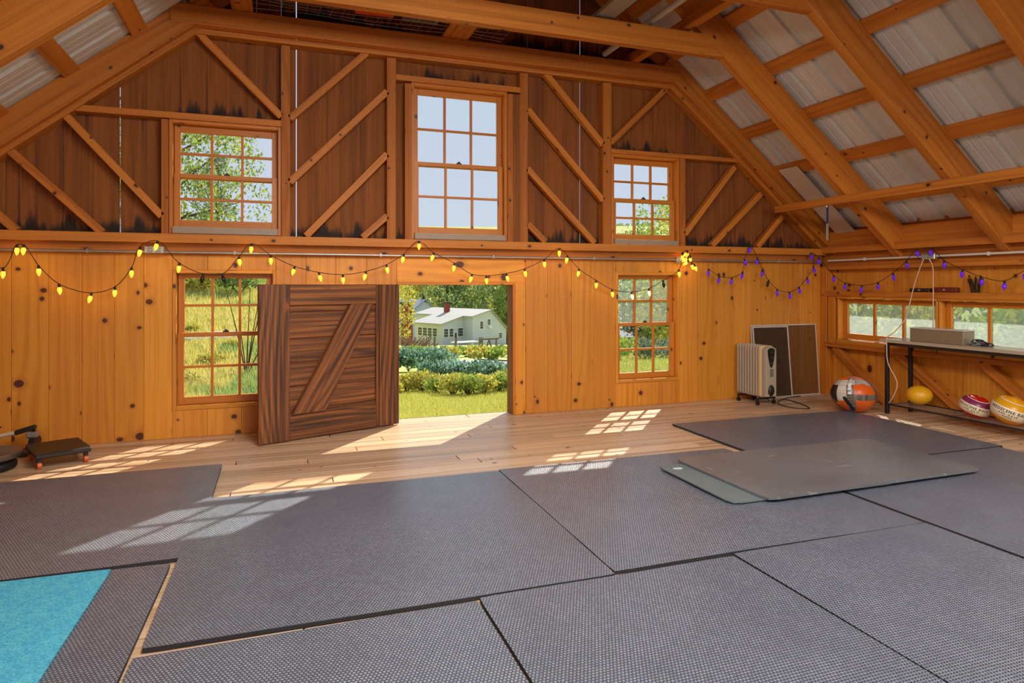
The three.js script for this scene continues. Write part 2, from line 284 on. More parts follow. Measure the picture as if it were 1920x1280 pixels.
// ---------------------------------------------------------------- double-hung windows in the gable wall
function sash(parent, name, mat, u0, u1, h0, h1, v, st, bot, top, glassMat, cols = 3, rows = 2) {
  const s = board(parent, name, mat, [u0, u0 + st], [h0, h1], [v, v + 0.035]);   // the left stile carries the rest of the sash
  const g = [s.geometry]; const c = [(u0 + u0 + st) / 2, (h0 + h1) / 2, -(v + 0.0175)];
  const add = (a, b, p, q) => g.push(moved(cbox(b - a, q - p, 0.035, 0.003, null, rnd(), rnd()), (a + b) / 2 - c[0], (p + q) / 2 - c[1], 0));
  add(u1 - st, u1, h0, h1); add(u0 + st, u1 - st, h0, h0 + bot); add(u0 + st, u1 - st, h1 - top, h1);
  s.geometry = merged(g);
  const gu0 = u0 + st, gu1 = u1 - st, gh0 = h0 + bot, gh1 = h1 - top, mw = 0.011;
  const sub = (nm, a, b, p, q, t, mt) => mesh(s, nm, cbox(b - a, q - p, t, 0.002, null, rnd(), rnd()), pick(mt), [(a + b) / 2 - c[0], (p + q) / 2 - c[1], 0]);
  for (let i = 1; i < cols; i++) { const x = gu0 + (gu1 - gu0) * i / cols; sub('muntin', x - mw, x + mw, gh0, gh1, 0.026, mat); }
  for (let j = 1; j < rows; j++) { const y = gh0 + (gh1 - gh0) * j / rows; for (let i = 0; i < cols; i++) sub('muntin', gu0 + (gu1 - gu0) * i / cols + (i ? mw : 0), gu0 + (gu1 - gu0) * (i + 1) / cols - (i < cols - 1 ? mw : 0), y - mw, y + mw, 0.026, mat); }
  for (let i = 0; i < cols; i++) for (let j = 0; j < rows; j++) {
    const pm = mesh(s, 'pane', new THREE.PlaneGeometry((gu1 - gu0) / cols - 0.004, (gh1 - gh0) / rows - 0.004), glassMat);
    pm.position.set(gu0 + (gu1 - gu0) * (i + 0.5) / cols - c[0], gh0 + (gh1 - gh0) * (j + 0.5) / rows - c[1], 0);
  }
  return s;
}
function hungWindow(name, label, meet, low, o = {}) {
  const [u0, u1, h0, h1] = WIN[name], w = struct(name, label, 'window'), fr = low ? M.frame : M.frame, jt = 0.028;
  const vIn = low ? VG - 0.008 : VG + 0.02, vOut = VG + 0.155, hs = low ? h0 + 0.035 : h0 + 0.058;
  board(w, 'jamb', low ? M.pine : fr, [u0, u0 + jt], [h0, h1], [vIn, vOut]);
  board(w, 'jamb', low ? M.pine : fr, [u1 - jt, u1], [h0, h1], [vIn, vOut]);
  board(w, 'head', low ? M.pine : fr, [u0 + jt, u1 - jt], [h1 - jt, h1], [vIn, vOut]);
  board(w, 'sill', low ? M.pine : M.sill, [u0 + jt, u1 - jt], [h0, hs], [vIn - (low ? 0 : 0.03), vOut + 0.02]);
  for (const [a, b] of [[u0 + jt, u0 + jt + 0.016], [u1 - jt - 0.016, u1 - jt]]) board(w, 'stop', M.sill, [a, b], [hs, h1 - jt], [VG + 0.112, VG + 0.155]);
  const a = u0 + jt + 0.004, b = u1 - jt - 0.004, st = 0.048;
  const up = sash(w, 'upper_sash', o.upMat ?? fr, a, b, meet - 0.004, h1 - jt - 0.002, VG + 0.097 + (low ? 0 : 0.008), st, 0.036, low ? 0.04 : 0.058, o.upGlass ?? M.glass);
  const lo = sash(w, 'lower_sash', o.upMat ?? fr, a, b, hs + 0.002, meet + 0.036, VG + 0.056 + (low ? 0 : 0.008), st, 0.062, 0.036, o.loGlass ?? M.glass);
  const lk = mesh(lo, 'latch', merged([cbox(0.05, 0.012, 0.022, 0.004), moved(new THREE.CylinderGeometry(0.011, 0.012, 0.016, 12), 0, 0.01, 0)]), M.darkMetal);
  lk.position.set((b - a) / 2 - st / 2, (meet + 0.036 - hs) / 2 + 0.004, 0.005);
  return w;
}
hungWindow('window_1', 'twelve-pane double-hung window partly hidden behind the open plank door', 0.852, true);
hungWindow('window_2', 'twelve-pane double-hung window with hazy glass between door and oil heater', 0.855, true, { upGlass: M.hazeGlass });
hungWindow('window_3', 'upper twelve-pane window showing a leafy tree, nearly square', 2.222, false);
hungWindow('window_4', 'tall upper twelve-pane window above the doorway, full of sky', 2.455, false);
hungWindow('window_5', 'small upper twelve-pane window beside the bare diagonal braces at the eaves', 2.20, false);

// ---------------------------------------------------------------- the open plank door
{
  const d = struct('door_1', 'weathered dark plank door with diagonal brace, swung open into the room', 'door');
  const A = V3(1.045, 0, 6.155), B = V3(-0.165, 0, 5.700), L = A.distanceTo(B), H = 1.305;
  d.position.copy(A); d.rotation.y = Math.atan2(-(B.z - A.z), B.x - A.x);   // local x: hinge to free edge, local z: seen face
  const sgn = -1;   // the room side is local -z after the turn
  const part = (name, x0, x1, y0, y1, z0, z1, g, m = M.door) => mesh(d, name, cbox(x1 - x0, y1 - y0, z1 - z0, 0.004, g, rnd() * 3, rnd() * 5), pick(m), [(x0 + x1) / 2, (y0 + y1) / 2, sgn * (z0 + z1) / 2]);
  const y0 = 0.012; let y = y0;
  const hs = [0.24, 0.2, 0.2, 0.2, 0.22, 0.235];
  for (const k of hs) { part('board', 0.02, L - 0.01, y + 0.002, y + k - 0.002, 0, 0.024, 0); y += k; }
  part('stile', 0, 0.205, y0, H, 0.025, 0.055, 1); part('stile', L - 0.255, L, y0, H, 0.025, 0.06, 1);
  part('hinge_strip', 0.207, 0.235, y0, H, 0.025, 0.045, 1);
  part('rail', 0.237, L - 0.257, H - 0.175, H, 0.025, 0.05, 0); part('rail', 0.237, L - 0.257, y0, 0.225, 0.025, 0.05, 0);
  const bsh = new THREE.Shape(); bsh.moveTo(0.275, 1.128); bsh.lineTo(0.495, 1.128); bsh.lineTo(1.012, 0.228); bsh.lineTo(0.735, 0.228); bsh.closePath();
  const bg = new THREE.ExtrudeGeometry(bsh, { depth: 0.045, bevelEnabled: true, bevelThickness: 0.004, bevelSize: 0.004, bevelSegments: 1 }); { const p = bg.attributes.position, q = bg.attributes.uv, ax = Math.atan2(0.53, 0.9); for (let i = 0; i < p.count; i++) { const x = p.getX(i), yy = -p.getY(i); q.setXY(i, x * Math.cos(ax) - yy * Math.sin(ax) + p.getZ(i), x * Math.sin(ax) + yy * Math.cos(ax) + 0.6); } }
  mesh(d, 'brace', bg, M.door[0], [0, 0, -0.074]);
  for (const hy of [0.2, 0.95]) { const k = mesh(d, 'hinge', merged([cbox(0.10, 0.05, 0.006, 0.002), moved(new THREE.CylinderGeometry(0.009, 0.009, 0.07, 10), -0.055, 0, 0.002)]), M.darkMetal); k.position.set(0.055, hy, 0.003); }
}

// ---------------------------------------------------------------- the right wall
const wr = struct('wall_right', 'eaves wall of pine boards with timber rails and a row of low windows', 'wall');
{
  const UB = UR + 0.10; let v = VG + 0.1;
  const openings = [2.15, 5.955, 0.665, 1.145];
  for (let i = 0; v > VR; i++) { const w = v > 2 ? rr(0.23, 0.29) : 0.5, v0 = Math.max(VR, v - w), d = (i % 2) * 0.003;
    const m = (v + v0) / 2, spans = m > openings[0] && m < openings[1] ? [[0, openings[2]], [openings[3], 1.76]] : [[0, 1.76]];
    for (const [p, q] of spans) board(wr, 'board', M.pine, [UB + d, UB + 0.025 + d], [p, q], [v0 + 0.0006, v - 0.0006], { g: 1, ch: 0.0025 });
    v = v0; }
  board(wr, 'outer_cladding', M.siding, [UB + 0.03, UB + 0.05], [-0.3, 0.665], [VR, VG + 0.15], { baseV: 0.4 });
  board(wr, 'outer_cladding', M.siding, [UB + 0.03, UB + 0.05], [1.145, 1.9], [VR, VG + 0.15], { baseV: 0.4 });
  board(wr, 'outer_cladding', M.siding, [UB + 0.03, UB + 0.05], [0.665, 1.145], [5.955, VG + 0.15], { baseV: 0.4 });
  board(wr, 'outer_cladding', M.siding, [UB + 0.03, UB + 0.05], [0.665, 1.145], [VR, 2.15], { baseV: 0.4 });
  board(wr, 'wall_plate', M.beam, [UR - 0.08, UB], [1.672, 1.748], [VR, VG - 0.10]);
  board(wr, 'rail', M.stud, [UR + 0.03, UB], [1.52, 1.672], [VR, VG]);
  board(wr, 'rail', M.beam, [UR, UB], [1.478, 1.52], [VR, VG]);
  board(wr, 'ledge_beam', M.beam, [UR - 0.01, UB], [1.165, 1.226], [VR, 6.12]);
  board(wr, 'sill_beam', M.beam, [UR - 0.02, UB], [0.57, 0.622], [VR, 6.12]);
  board(wr, 'corner_post', M.frame, [UR - 0.005, UB], [0, 1.5], [6.10, VG]);
  board(wr, 'post', M.frame, [UR, UB], [0.622, 1.165], [5.98, 6.085]);
  for (const [a, b, c, e] of [[6.01, 0.575, 5.30, 0.03], [5.17, 0.575, 4.40, 0.02], [4.29, 0.575, 3.55, 0.02], [3.42, 0.575, 2.7, 0.02], [2.6, 0.575, 1.9, 0.02]])
    beam(wr, 'brace', M.beam, V3(UR + 0.045, b, a), V3(UR + 0.045, e, c), 0.085, 0.08, new THREE.Vector3(1, 0, 0));
  // rim board above the plate between the rafter feet
  board(wr, 'rim_board', M.beam, [UR + 0.04, UR + 0.08], [1.748, 1.93], [VR, VG]);
  board(wr, 'rim_board', M.stud, [UR + 0.085, UR + 0.12], [1.748, 2.02], [VR, VG + 0.1]);
}
function stripWindow(name, label, v0, v1, n) {
  const w = struct(name, label, 'window'), U0 = UR - 0.005, U1 = UR + 0.15, h0 = 0.622, h1 = 1.165;
  board(w, 'sill', M.pine, [U0 + 0.0, U1], [h0, 0.668], [v0, v1]); board(w, 'head', M.pine, [U0, U1], [1.142, h1], [v0, v1]);
  board(w, 'jamb', M.pine, [U0 + 0.015, U1], [0.668, 1.142], [v0, v0 + 0.022]); board(w, 'jamb', M.pine, [U0 + 0.015, U1], [0.668, 1.142], [v1 - 0.022, v1]);
  const a = v0 + 0.026, b = v1 - 0.026, us = UR + 0.08, ue = us + 0.034, st = 0.055;
  const s = board(w, 'sash', M.frame, [us, ue], [0.672, 1.138], [a, a + st]); const c = s.position.clone(), g = [s.geometry];
  const add = (p, q, x, y) => g.push(moved(cbox(0.034, y - x, q - p, 0.003, null, rnd(), rnd()), 0, (x + y) / 2 - c.y, -(p + q) / 2 - c.z));
  add(b - st, b, 0.672, 1.138); add(a + st, b - st, 0.672, 0.738); add(a + st, b - st, 1.085, 1.138); s.geometry = merged(g);
  for (let i = 1; i < n; i++) { const x = a + st + (b - a - 2 * st) * i / n; mesh(s, 'muntin', cbox(0.026, 0.347, 0.03, 0.002, null, rnd(), rnd()), M.frame[0], [0, 0.9115 - c.y, -x - c.z]); }
  for (let i = 0; i < n; i++) { const x = a + st + (b - a - 2 * st) * (i + 0.5) / n, p = mesh(s, 'pane', new THREE.PlaneGeometry((b - a - 2 * st) / n - 0.02, 0.345), M.fogGlass); p.rotation.y = -Math.PI / 2; p.position.set(0, 0.9115 - c.y, -x - c.z); }
}
stripWindow('window_6', 'low three-pane window with frosted dirty glass near the corner', 4.715, 5.955, 3);
stripWindow('window_7', 'low three-pane window with frosted dirty glass behind the loose cables', 3.46, 4.705, 3);
stripWindow('window_8', 'low three-pane window with frosted dirty glass at the far end of the table', 2.16, 3.45, 3);

// ---------------------------------------------------------------- left and rear walls (outside the picture; they close the room)
{
  const wl = struct('wall_left', 'plain pine boarded eaves wall on the left', 'wall');
  for (let v = VR; v < VG; v += 0.475) board(wl, 'board', M.pine, [UL - 0.1, UL], [0, 2.0], [v, Math.min(v + 0.475, VG)], { g: 1 });
  const wb = struct('wall_rear', 'rear gable wall with a wide open doorway', 'wall');
  const sh = new THREE.Shape(); sh.moveTo(UL - 0.1, 0); sh.lineTo(UR + 0.1, 0); sh.lineTo(UR + 0.1, roofH(UR + 0.1, 0.29)); sh.lineTo(UC, roofH(UC, 0.29)); sh.lineTo(UL - 0.1, roofH(UL - 0.1, 0.29)); sh.closePath();
  const ho = new THREE.Path(); ho.moveTo(0.1, 0.01); ho.lineTo(3.3, 0.01); ho.lineTo(3.3, 1.62); ho.lineTo(0.1, 1.62); ho.closePath(); sh.holes.push(ho);
  mesh(wb, 'boarding', new THREE.ExtrudeGeometry(sh, { depth: 0.1, bevelEnabled: false }), M.pine[1], [0, 0, -VR]);
}

// ---------------------------------------------------------------- the roof
const roof = struct('ceiling', 'open rafter roof with purlins under ribbed metal sheets', 'ceiling');
{
  const metalT = texture(256, 256, 1.2, 2.4, (x, y) => { const q = fbm(x * 10, y * 3, 10, 3, 101, 3), k = vn(x * 70, y * 3, 70, 3, 103); const c = 206 + 26 * (q - 0.5) + 8 * (k - 0.5); return [c, c * 0.965, c * 0.91]; });
  const metal = new THREE.MeshStandardMaterial({ map: metalT, roughness: 0.55, metalness: 0.0, side: THREE.DoubleSide });
  const raf = [5.17, 4.07, 2.97, 1.87, 0.77, -0.33, -1.43, -2.53];
  for (const s of [1, -1]) {
    const U = u => s > 0 ? u : 2 * UC - u;
    for (const v0 of raf) { const v = s > 0 ? v0 : v0 - 0.48; // interior rafters: top edge 0.25 above the plate line, 0.275 deep
      const d = 0.275, mid = 0.25 - d / cosA / 2;
      beam(roof, 'rafter', M.beam, V3(U(UC + 0.02), roofH(UC + 0.02, mid), v), V3(U(6.30), roofH(6.30, mid), v), d, 0.09, new THREE.Vector3(0, 0, 1));
    }
    const al = Math.atan(SL), nrm = new THREE.Vector3(s * Math.sin(al), Math.cos(al), 0);
    for (let k = -4; k < 6; k++) { const u = 4.475 - 0.0 + 0.4725 * (k - 1 + 1) ; if (u < UC + 0.05 || u > 6.6) continue;
      beam(roof, 'purlin', M.beam, V3(U(u), roofH(u, 0.25 + 0.024 / cosA), VR - 0.15), V3(U(u), roofH(u, 0.25 + 0.024 / cosA), VG + 0.3), 0.138, 0.045, nrm); }
    // ribbed sheets, each 0.915 m wide
    const prof = []; for (let i = 0; i < 3; i++) { const b = i * 0.305; prof.push([b, 0], [b + 0.014, 0.03], [b + 0.046, 0.03], [b + 0.060, 0], [b + 0.120, 0], [b + 0.125, 0.003], [b + 0.137, 0.003], [b + 0.142, 0], [b + 0.212, 0], [b + 0.217, 0.003], [b + 0.229, 0.003], [b + 0.234, 0]); } prof.push([0.917, 0]);
    let n = 0;
    for (let v = VG + 0.33; v > VR - 0.2; v -= 0.915, n++) {
      const off = 0.25 + (0.0475 + (n % 2) * 0.001) / cosA, ua = UC - 0.01, ub = 6.72, P = [], UV = [], I = [];
      prof.forEach(([x, y], i) => { for (const [q, u] of [[0, ua], [1, ub]]) { const p = V3(U(u), roofH(u, off), v - x); p.addScaledVector(nrm, y); P.push(p.x, p.y, p.z); UV.push(v - x, q * (ub - ua) / cosA); } if (i) { const k = i * 2; I.push(k - 2, k - 1, k, k, k - 1, k + 1); } });
      const g = new THREE.BufferGeometry(); g.setAttribute('position', new THREE.Float32BufferAttribute(P, 3)); g.setAttribute('uv', new THREE.Float32BufferAttribute(UV, 2)); g.setIndex(I);
      const gg = g.toNonIndexed(); gg.computeVertexNormals(); mesh(roof, 'roof_sheet', gg, metal);
    }
  }
  for (const v of raf) board(roof, 'collar_tie', M.beam, [-0.70, 3.94], [3.435, 3.63], [v - 0.041, v + 0.041]);
  board(roof, 'ridge_beam', M.beam, [UC - 0.02, UC + 0.02], [roofH(UC) - 0.02, roofH(UC) + 0.28], [VR, VG + 0.1]);
  // long batten nailed under the rafters, and loft boards lying across the collar ties
  board(roof, 'batten', M.beam, [5.36, 5.40], [2.125, 2.205], [VR, VG - 0.13]);
  board(roof, 'loft_joist', M.beam, [3.50, 3.60], [3.652, 3.74], [VR, VG + 0.0]);
  board(roof, 'loft_board', M.beam, [1.47, 1.72], [3.652, 3.675], [2.0, VG + 0.05]);
  board(roof, 'loft_board', M.beam, [-0.37, -0.20], [3.652, 3.675], [2.0, VG + 0.05]);
  board(roof, 'loft_board', std({ color: 0x9a8f80, roughness: 0.8 }), [2.62, 2.80], [3.652, 3.69], [1.0, 5.3]);
  // pale offcut of panel board filling the last bay above the eaves
  const al = Math.atan(SL);
  beam(roof, 'panel_offcut', std({ color: 0xcdb9a3, roughness: 0.85 }), V3(5.36, roofH(5.36, 0.225), 5.86), V3(6.2, roofH(6.2, 0.225), 5.86), 0.27, 0.02, new THREE.Vector3(Math.sin(al), Math.cos(al), 0));
}

// ---------------------------------------------------------------- rubber mats
{
  const N = 8, bumps = texture(256, 256, 0.109, 0.109, (x, y) => {   // small round studs in staggered rows
    let q = 0; const r = Math.floor(y * N), fy = y * N - r - 0.5, fx = ((x * N + (r % 2) * 0.5) % 1 + 1) % 1 - 0.5, d = Math.hypot(fx, fy);
    q = smooth(0.47, 0.30, d); return [255 * q, 255 * q, 255 * q]; }, false);
  const dust = (s, a, b) => texture(512, 512, 2.1, 2.1, (x, y) => { const q = clamp(0.5 + 1.6 * (fbm(x * 5, y * 5, 5, 5, s, 4) - 0.5)), f = vn(x * 200, y * 200, 200, 200, s + 7) - 0.5; return mix(a, b, q).map(k => k + 8 * f); });
  // paler worn stud tops, groove shade painted into the colour; studs differ a little from one to the next
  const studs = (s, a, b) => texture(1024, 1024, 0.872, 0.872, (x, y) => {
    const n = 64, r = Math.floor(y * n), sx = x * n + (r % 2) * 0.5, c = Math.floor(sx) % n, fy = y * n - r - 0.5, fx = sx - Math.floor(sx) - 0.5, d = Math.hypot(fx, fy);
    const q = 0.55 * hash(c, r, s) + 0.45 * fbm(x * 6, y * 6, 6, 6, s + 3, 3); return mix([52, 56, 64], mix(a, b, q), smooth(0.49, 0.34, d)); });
  const wear = texture(256, 256, 2.4, 2.4, (x, y) => { const q = 255 * clamp(0.9 + 0.3 * (fbm(x * 4, y * 4, 4, 4, 131, 4) - 0.5)); return [q, q, q]; }, false);
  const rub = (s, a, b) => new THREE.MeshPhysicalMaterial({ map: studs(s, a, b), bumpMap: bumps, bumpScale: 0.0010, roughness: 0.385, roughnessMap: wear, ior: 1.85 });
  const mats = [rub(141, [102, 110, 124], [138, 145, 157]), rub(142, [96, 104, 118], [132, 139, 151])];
  const scuff = texture(512, 512, 1.9, 1.9, (x, y) => { const q = fbm(x * 4, y * 4, 4, 4, 151, 4); let c = 104 + 30 * (q - 0.5); const l = vn(x * 40, y * 40, 40, 40, 153); if (l > 0.93) c += 26; const k = vn(x * 90, y * 60, 90, 60, 157); if (k > 0.975) c -= 45; return [c * 0.97, c, c * 1.03]; });
  const smoothMat = new THREE.MeshPhysicalMaterial({ map: scuff, ior: 1.7, roughness: 0.3, });
  const paleMat = new THREE.MeshStandardMaterial({ map: dust(161, [92, 104, 106], [104, 114, 114]), roughness: 0.5 });
  const tealT = texture(256, 256, 0.25, 0.25, (x, y) => { const q = vn(x * 60, y * 60, 60, 60, 171), r = fbm(x * 6, y * 6, 6, 6, 173); return [72 + 46 * (q - 0.5) + 26 * (r - 0.5), 164 + 46 * (q - 0.5) + 20 * (r - 0.5), 188 + 40 * (q - 0.5)]; });
  const teal = new THREE.MeshStandardMaterial({ map: tealT, bumpMap: tealT, bumpScale: 0.0012, roughness: 0.85 });
  const edge = std({ color: 0x2a2b2e, roughness: 0.7 });
  // a sheet with rounded corners and a faint waviness
  function sheet(w, d, t, r, wave, s) {
    const nx = Math.max(8, Math.round(w * 14)), nz = Math.max(8, Math.round(d * 14)), g = new THREE.BoxGeometry(w, t, d, nx, 1, nz), p = g.attributes.position, n = g.attributes.normal, uv = g.attributes.uv;
    for (let i = 0; i < p.count; i++) {
      let x = p.getX(i), z = p.getZ(i); const top = p.getY(i) > 0;
      const ax = Math.abs(x) - (w / 2 - r), az = Math.abs(z) - (d / 2 - r);
      if (r > 0 && ax > 0 && az > 0) { const L = Math.hypot(ax, az), m = Math.max(ax, az); if (L > 1e-6) { x = Math.sign(x) * (w / 2 - r + ax * m / L); z = Math.sign(z) * (d / 2 - r + az * m / L); } }
      p.setXYZ(i, x, p.getY(i) + (top ? wave * (fbm(x * 1.7 + 20, z * 1.7 + 20, 64, 64, s, 2) - 0.35) : 0), z); uv.setXY(i, x + s * 0.37, z + s * 0.21);
    }
    g.computeVertexNormals(); return g;
  }
  const mat = (name, label, u0, u1, v0, v1, m, { t = 0.017, h = 0.001, turn = 0, r = 0.01, wave = 0.004, s = 1, group = 'rubber floor mats' } = {}) => {
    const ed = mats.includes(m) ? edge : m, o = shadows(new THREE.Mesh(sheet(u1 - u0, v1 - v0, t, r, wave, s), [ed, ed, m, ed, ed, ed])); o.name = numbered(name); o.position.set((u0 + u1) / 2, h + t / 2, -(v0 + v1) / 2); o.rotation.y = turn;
    o.userData = { label, category: 'mat' }; if (group) o.userData.group = group; scene.add(o); return o;
  };
  const D = Math.PI / 180;
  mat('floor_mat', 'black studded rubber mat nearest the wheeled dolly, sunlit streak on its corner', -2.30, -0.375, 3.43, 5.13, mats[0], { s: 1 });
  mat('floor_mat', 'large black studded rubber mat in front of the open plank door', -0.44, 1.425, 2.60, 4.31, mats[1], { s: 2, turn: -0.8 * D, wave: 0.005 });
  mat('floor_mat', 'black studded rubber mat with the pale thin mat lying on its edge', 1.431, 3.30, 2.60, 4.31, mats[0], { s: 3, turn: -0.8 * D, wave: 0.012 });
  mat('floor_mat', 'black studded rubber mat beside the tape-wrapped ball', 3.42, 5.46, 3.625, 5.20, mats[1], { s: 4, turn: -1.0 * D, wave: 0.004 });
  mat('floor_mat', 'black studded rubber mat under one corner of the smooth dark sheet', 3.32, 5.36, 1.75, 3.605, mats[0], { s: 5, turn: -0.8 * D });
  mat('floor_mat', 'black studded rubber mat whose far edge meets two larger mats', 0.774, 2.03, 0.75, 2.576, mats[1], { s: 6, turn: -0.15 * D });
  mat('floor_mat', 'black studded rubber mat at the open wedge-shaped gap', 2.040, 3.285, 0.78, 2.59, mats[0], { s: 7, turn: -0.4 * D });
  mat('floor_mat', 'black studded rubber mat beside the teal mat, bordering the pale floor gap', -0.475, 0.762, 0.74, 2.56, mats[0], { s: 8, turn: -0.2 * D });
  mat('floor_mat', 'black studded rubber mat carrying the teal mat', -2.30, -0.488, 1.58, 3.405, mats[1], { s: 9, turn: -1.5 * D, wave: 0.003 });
  mat('exercise_mat', 'teal speckled exercise mat on a black mat', -1.42, -0.725, 1.66, 3.385, teal, { s: 10, t: 0.006, h: 0.0215, turn: -1.5 * D, wave: 0.0, group: null });
  const pale = mat('exercise_mat', 'thin pale grey-green mat with a round white mark, half under the smooth mat', 2.49, 3.75, 3.14, 3.965, paleMat, { s: 11, t: 0.008, h: 0.028, r: 0.05, wave: 0.0, turn: -1.0 * D, group: null });
  { const lg = mesh(pale, 'printed_mark', new THREE.CylinderGeometry(0.028, 0.028, 0.001, 20), std({ color: 0xb9c6c4, roughness: 0.6 })); lg.position.set(-0.53, 0.0045, -0.31); lg.scale.set(1.3, 1, 0.8); }
  mat('exercise_mat', 'smooth dark grey scuffed rubber sheet with curled edge lying on top of the mats', 2.695, 4.51, 3.115, 4.06, smoothMat, { s: 12, t: 0.013, h: 0.038, r: 0.05, wave: 0.014, turn: 0.6 * D, group: null });
}

// ---------------------------------------------------------------- conduit, sockets, string lights
{
  const c = thing('conduit', 'thin metal electrical conduit running along the front wall under the plate', 'conduit', [UC, 1.575, VG - 0.055]);
  mesh(c, 'pipe', rod(new THREE.Vector3(UL - UC + 0.02, 0, 0), new THREE.Vector3(UR - UC - 0.06, 0, 0), 0.0105), M.galv);
  for (const u of [-1.45, -0.35, 0.9, 2.0, 3.1, 4.6, 5.5]) mesh(c, 'clip', moved(cbox(0.022, 0.034, 0.03, 0.004), u - UC, 0.002, -0.008), M.galv);
  const c2 = thing('conduit', 'thin white electrical conduit running along the right wall under the plate', 'conduit', [UR - 0.02, 1.585, 4]);
  mesh(c2, 'pipe', rod(new THREE.Vector3(0, 0, -2.06), new THREE.Vector3(0, 0.01, 6), 0.0105), M.white);
  for (const v of [5.55, 4.2, 3.2]) mesh(c2, 'clip', moved(cbox(0.03, 0.034, 0.022, 0.004), 0.006, 0.002, 4 - v), M.white);
  const socket = (label, u, h, v, turn, w) => {
    const s = thing('socket_box', label, 'socket', [u, h, v], turn, 'metal socket boxes on the conduit');
    mesh(s, 'box', cbox(w, 0.062, 0.05, 0.006), M.galv);
    for (const x of w > 0.12 ? [-0.03, 0.03] : [0]) { const f = mesh(s, 'outlet', cbox(0.045, 0.05, 0.006, 0.003), std({ color: 0x9a958c, roughness: 0.5 }), [x, 0, 0.027]);
      for (const [a, b] of [[-0.009, 0.012], [0.009, 0.012], [-0.009, -0.012], [0.009, -0.012]]) mesh(f, 'slot', cbox(0.004, 0.010, 0.003, 0.001), M.black, [a, b, 0.003]); }
    return s;
  };
  socket('double metal socket box on the conduit above the knotty pine boards', -0.965, 1.592, VG - 0.06, 0, 0.15);
  socket('metal socket box on the conduit with yellow bulbs bunched round it', 4.13, 1.572, VG - 0.06, 0, 0.085);
  socket('metal socket box on the right wall with two white cords plugged in', UR - 0.03, 1.583, 4.77, -Math.PI / 2, 0.145);
}
const bulbGeo = new THREE.LatheGeometry([[0.0001, -0.062], [0.004, -0.060], [0.010, -0.050], [0.0155, -0.036], [0.0175, -0.024], [0.0165, -0.012], [0.012, -0.003], [0.009, 0]].map(([x, y]) => new THREE.Vector2(x, y)), 12);
const sockGeo = new THREE.CylinderGeometry(0.009, 0.0105, 0.026, 8); sockGeo.translate(0, 0.012, 0);
function stringLights(name, label, pts, mats, light) {
  // pts: [u, h, v, lit, tilt about z, tilt about x] of each bulb's socket
  const [u0, h0, v0] = pts[0], s = thing(name, label, 'string lights', [u0, h0, v0]);
  const P = pts.map(p => new THREE.Vector3(p[0] - u0, p[1] - h0 + 0.024, -(p[2] - v0)));
  mesh(s, 'wire', tube(P, 0.0032, 5, P.length * 7), M.wire);
  pts.forEach((p, i) => {
    const b = mesh(s, 'bulb', bulbGeo, mats[p[3]]); b.position.set(P[i].x, P[i].y - 0.024, P[i].z); b.rotation.set(p[5] ?? rr(-0.15, 0.15), 0, p[4] ?? rr(-0.3, 0.3));
    mesh(b, 'bulb_socket', sockGeo, M.wire);
    if (light && p[3] === 0) { const q = new THREE.PointLight(light[0], light[1], 3, 2); q.position.set(p[0], p[1] - 0.03, -p[2]); q.castShadow = true; q.shadow.radius = 0.5; scene.add(q); }
  });
  return s;
}
M.wire = std({ color: 0x10180f, roughness: 0.6 });
{
  const TH = YAW, s = Math.sin(TH), c = Math.cos(TH);
  // bulb positions: where each hangs on the wall, u and h in metres
  const Y = YB(), PU = PB();
  const yl = [new THREE.MeshStandardMaterial({ color: 0xffc83c, roughness: 0.25, emissive: new THREE.Color().setRGB(1.0, 0.62, 0.06), emissiveIntensity: 1.05 }), std({ color: 0x1c1a10, roughness: 0.3 }), new THREE.MeshStandardMaterial({ color: 0xfff2c8, roughness: 0.2, emissive: new THREE.Color().setRGB(1.0, 0.86, 0.5), emissiveIntensity: 0.9 })];
  const pu = [new THREE.MeshStandardMaterial({ color: 0x5a20d8, roughness: 0.15, emissive: new THREE.Color().setRGB(0.16, 0.02, 0.75), emissiveIntensity: 0.22 }), std({ color: 0x14101c, roughness: 0.3 })];
  stringLights('string_light', 'looped string of glowing yellow bulbs along the front wall', Y, yl, [new THREE.Color().setRGB(1, 0.62, 0.15), 0.012]);
  stringLights('string_light', 'looped string of purple bulbs along the corner and the right wall', PU, pu, null);
  const bunch = [[4.155, 1.640, 6.09, 0, 1.1, 0.3], [4.20, 1.652, 6.085, 0, 0.2, 0.5], [4.185, 1.585, 6.07, 0, -1.0, 0.4], [4.235, 1.598, 6.08, 0, 0.4, 0.6], [4.20, 1.55, 6.09, 0, -0.9, 0.2], [4.26, 1.52, 6.09, 0, 0.4, 0.1], [4.30, 1.503, 6.09, 0, 0.5, 0.1]];
  stringLights('string_light', 'short bunched tangle of yellow bulbs hung at the socket box by the corner', bunch, yl, [new THREE.Color().setRGB(1, 0.62, 0.15), 0.008]);
}
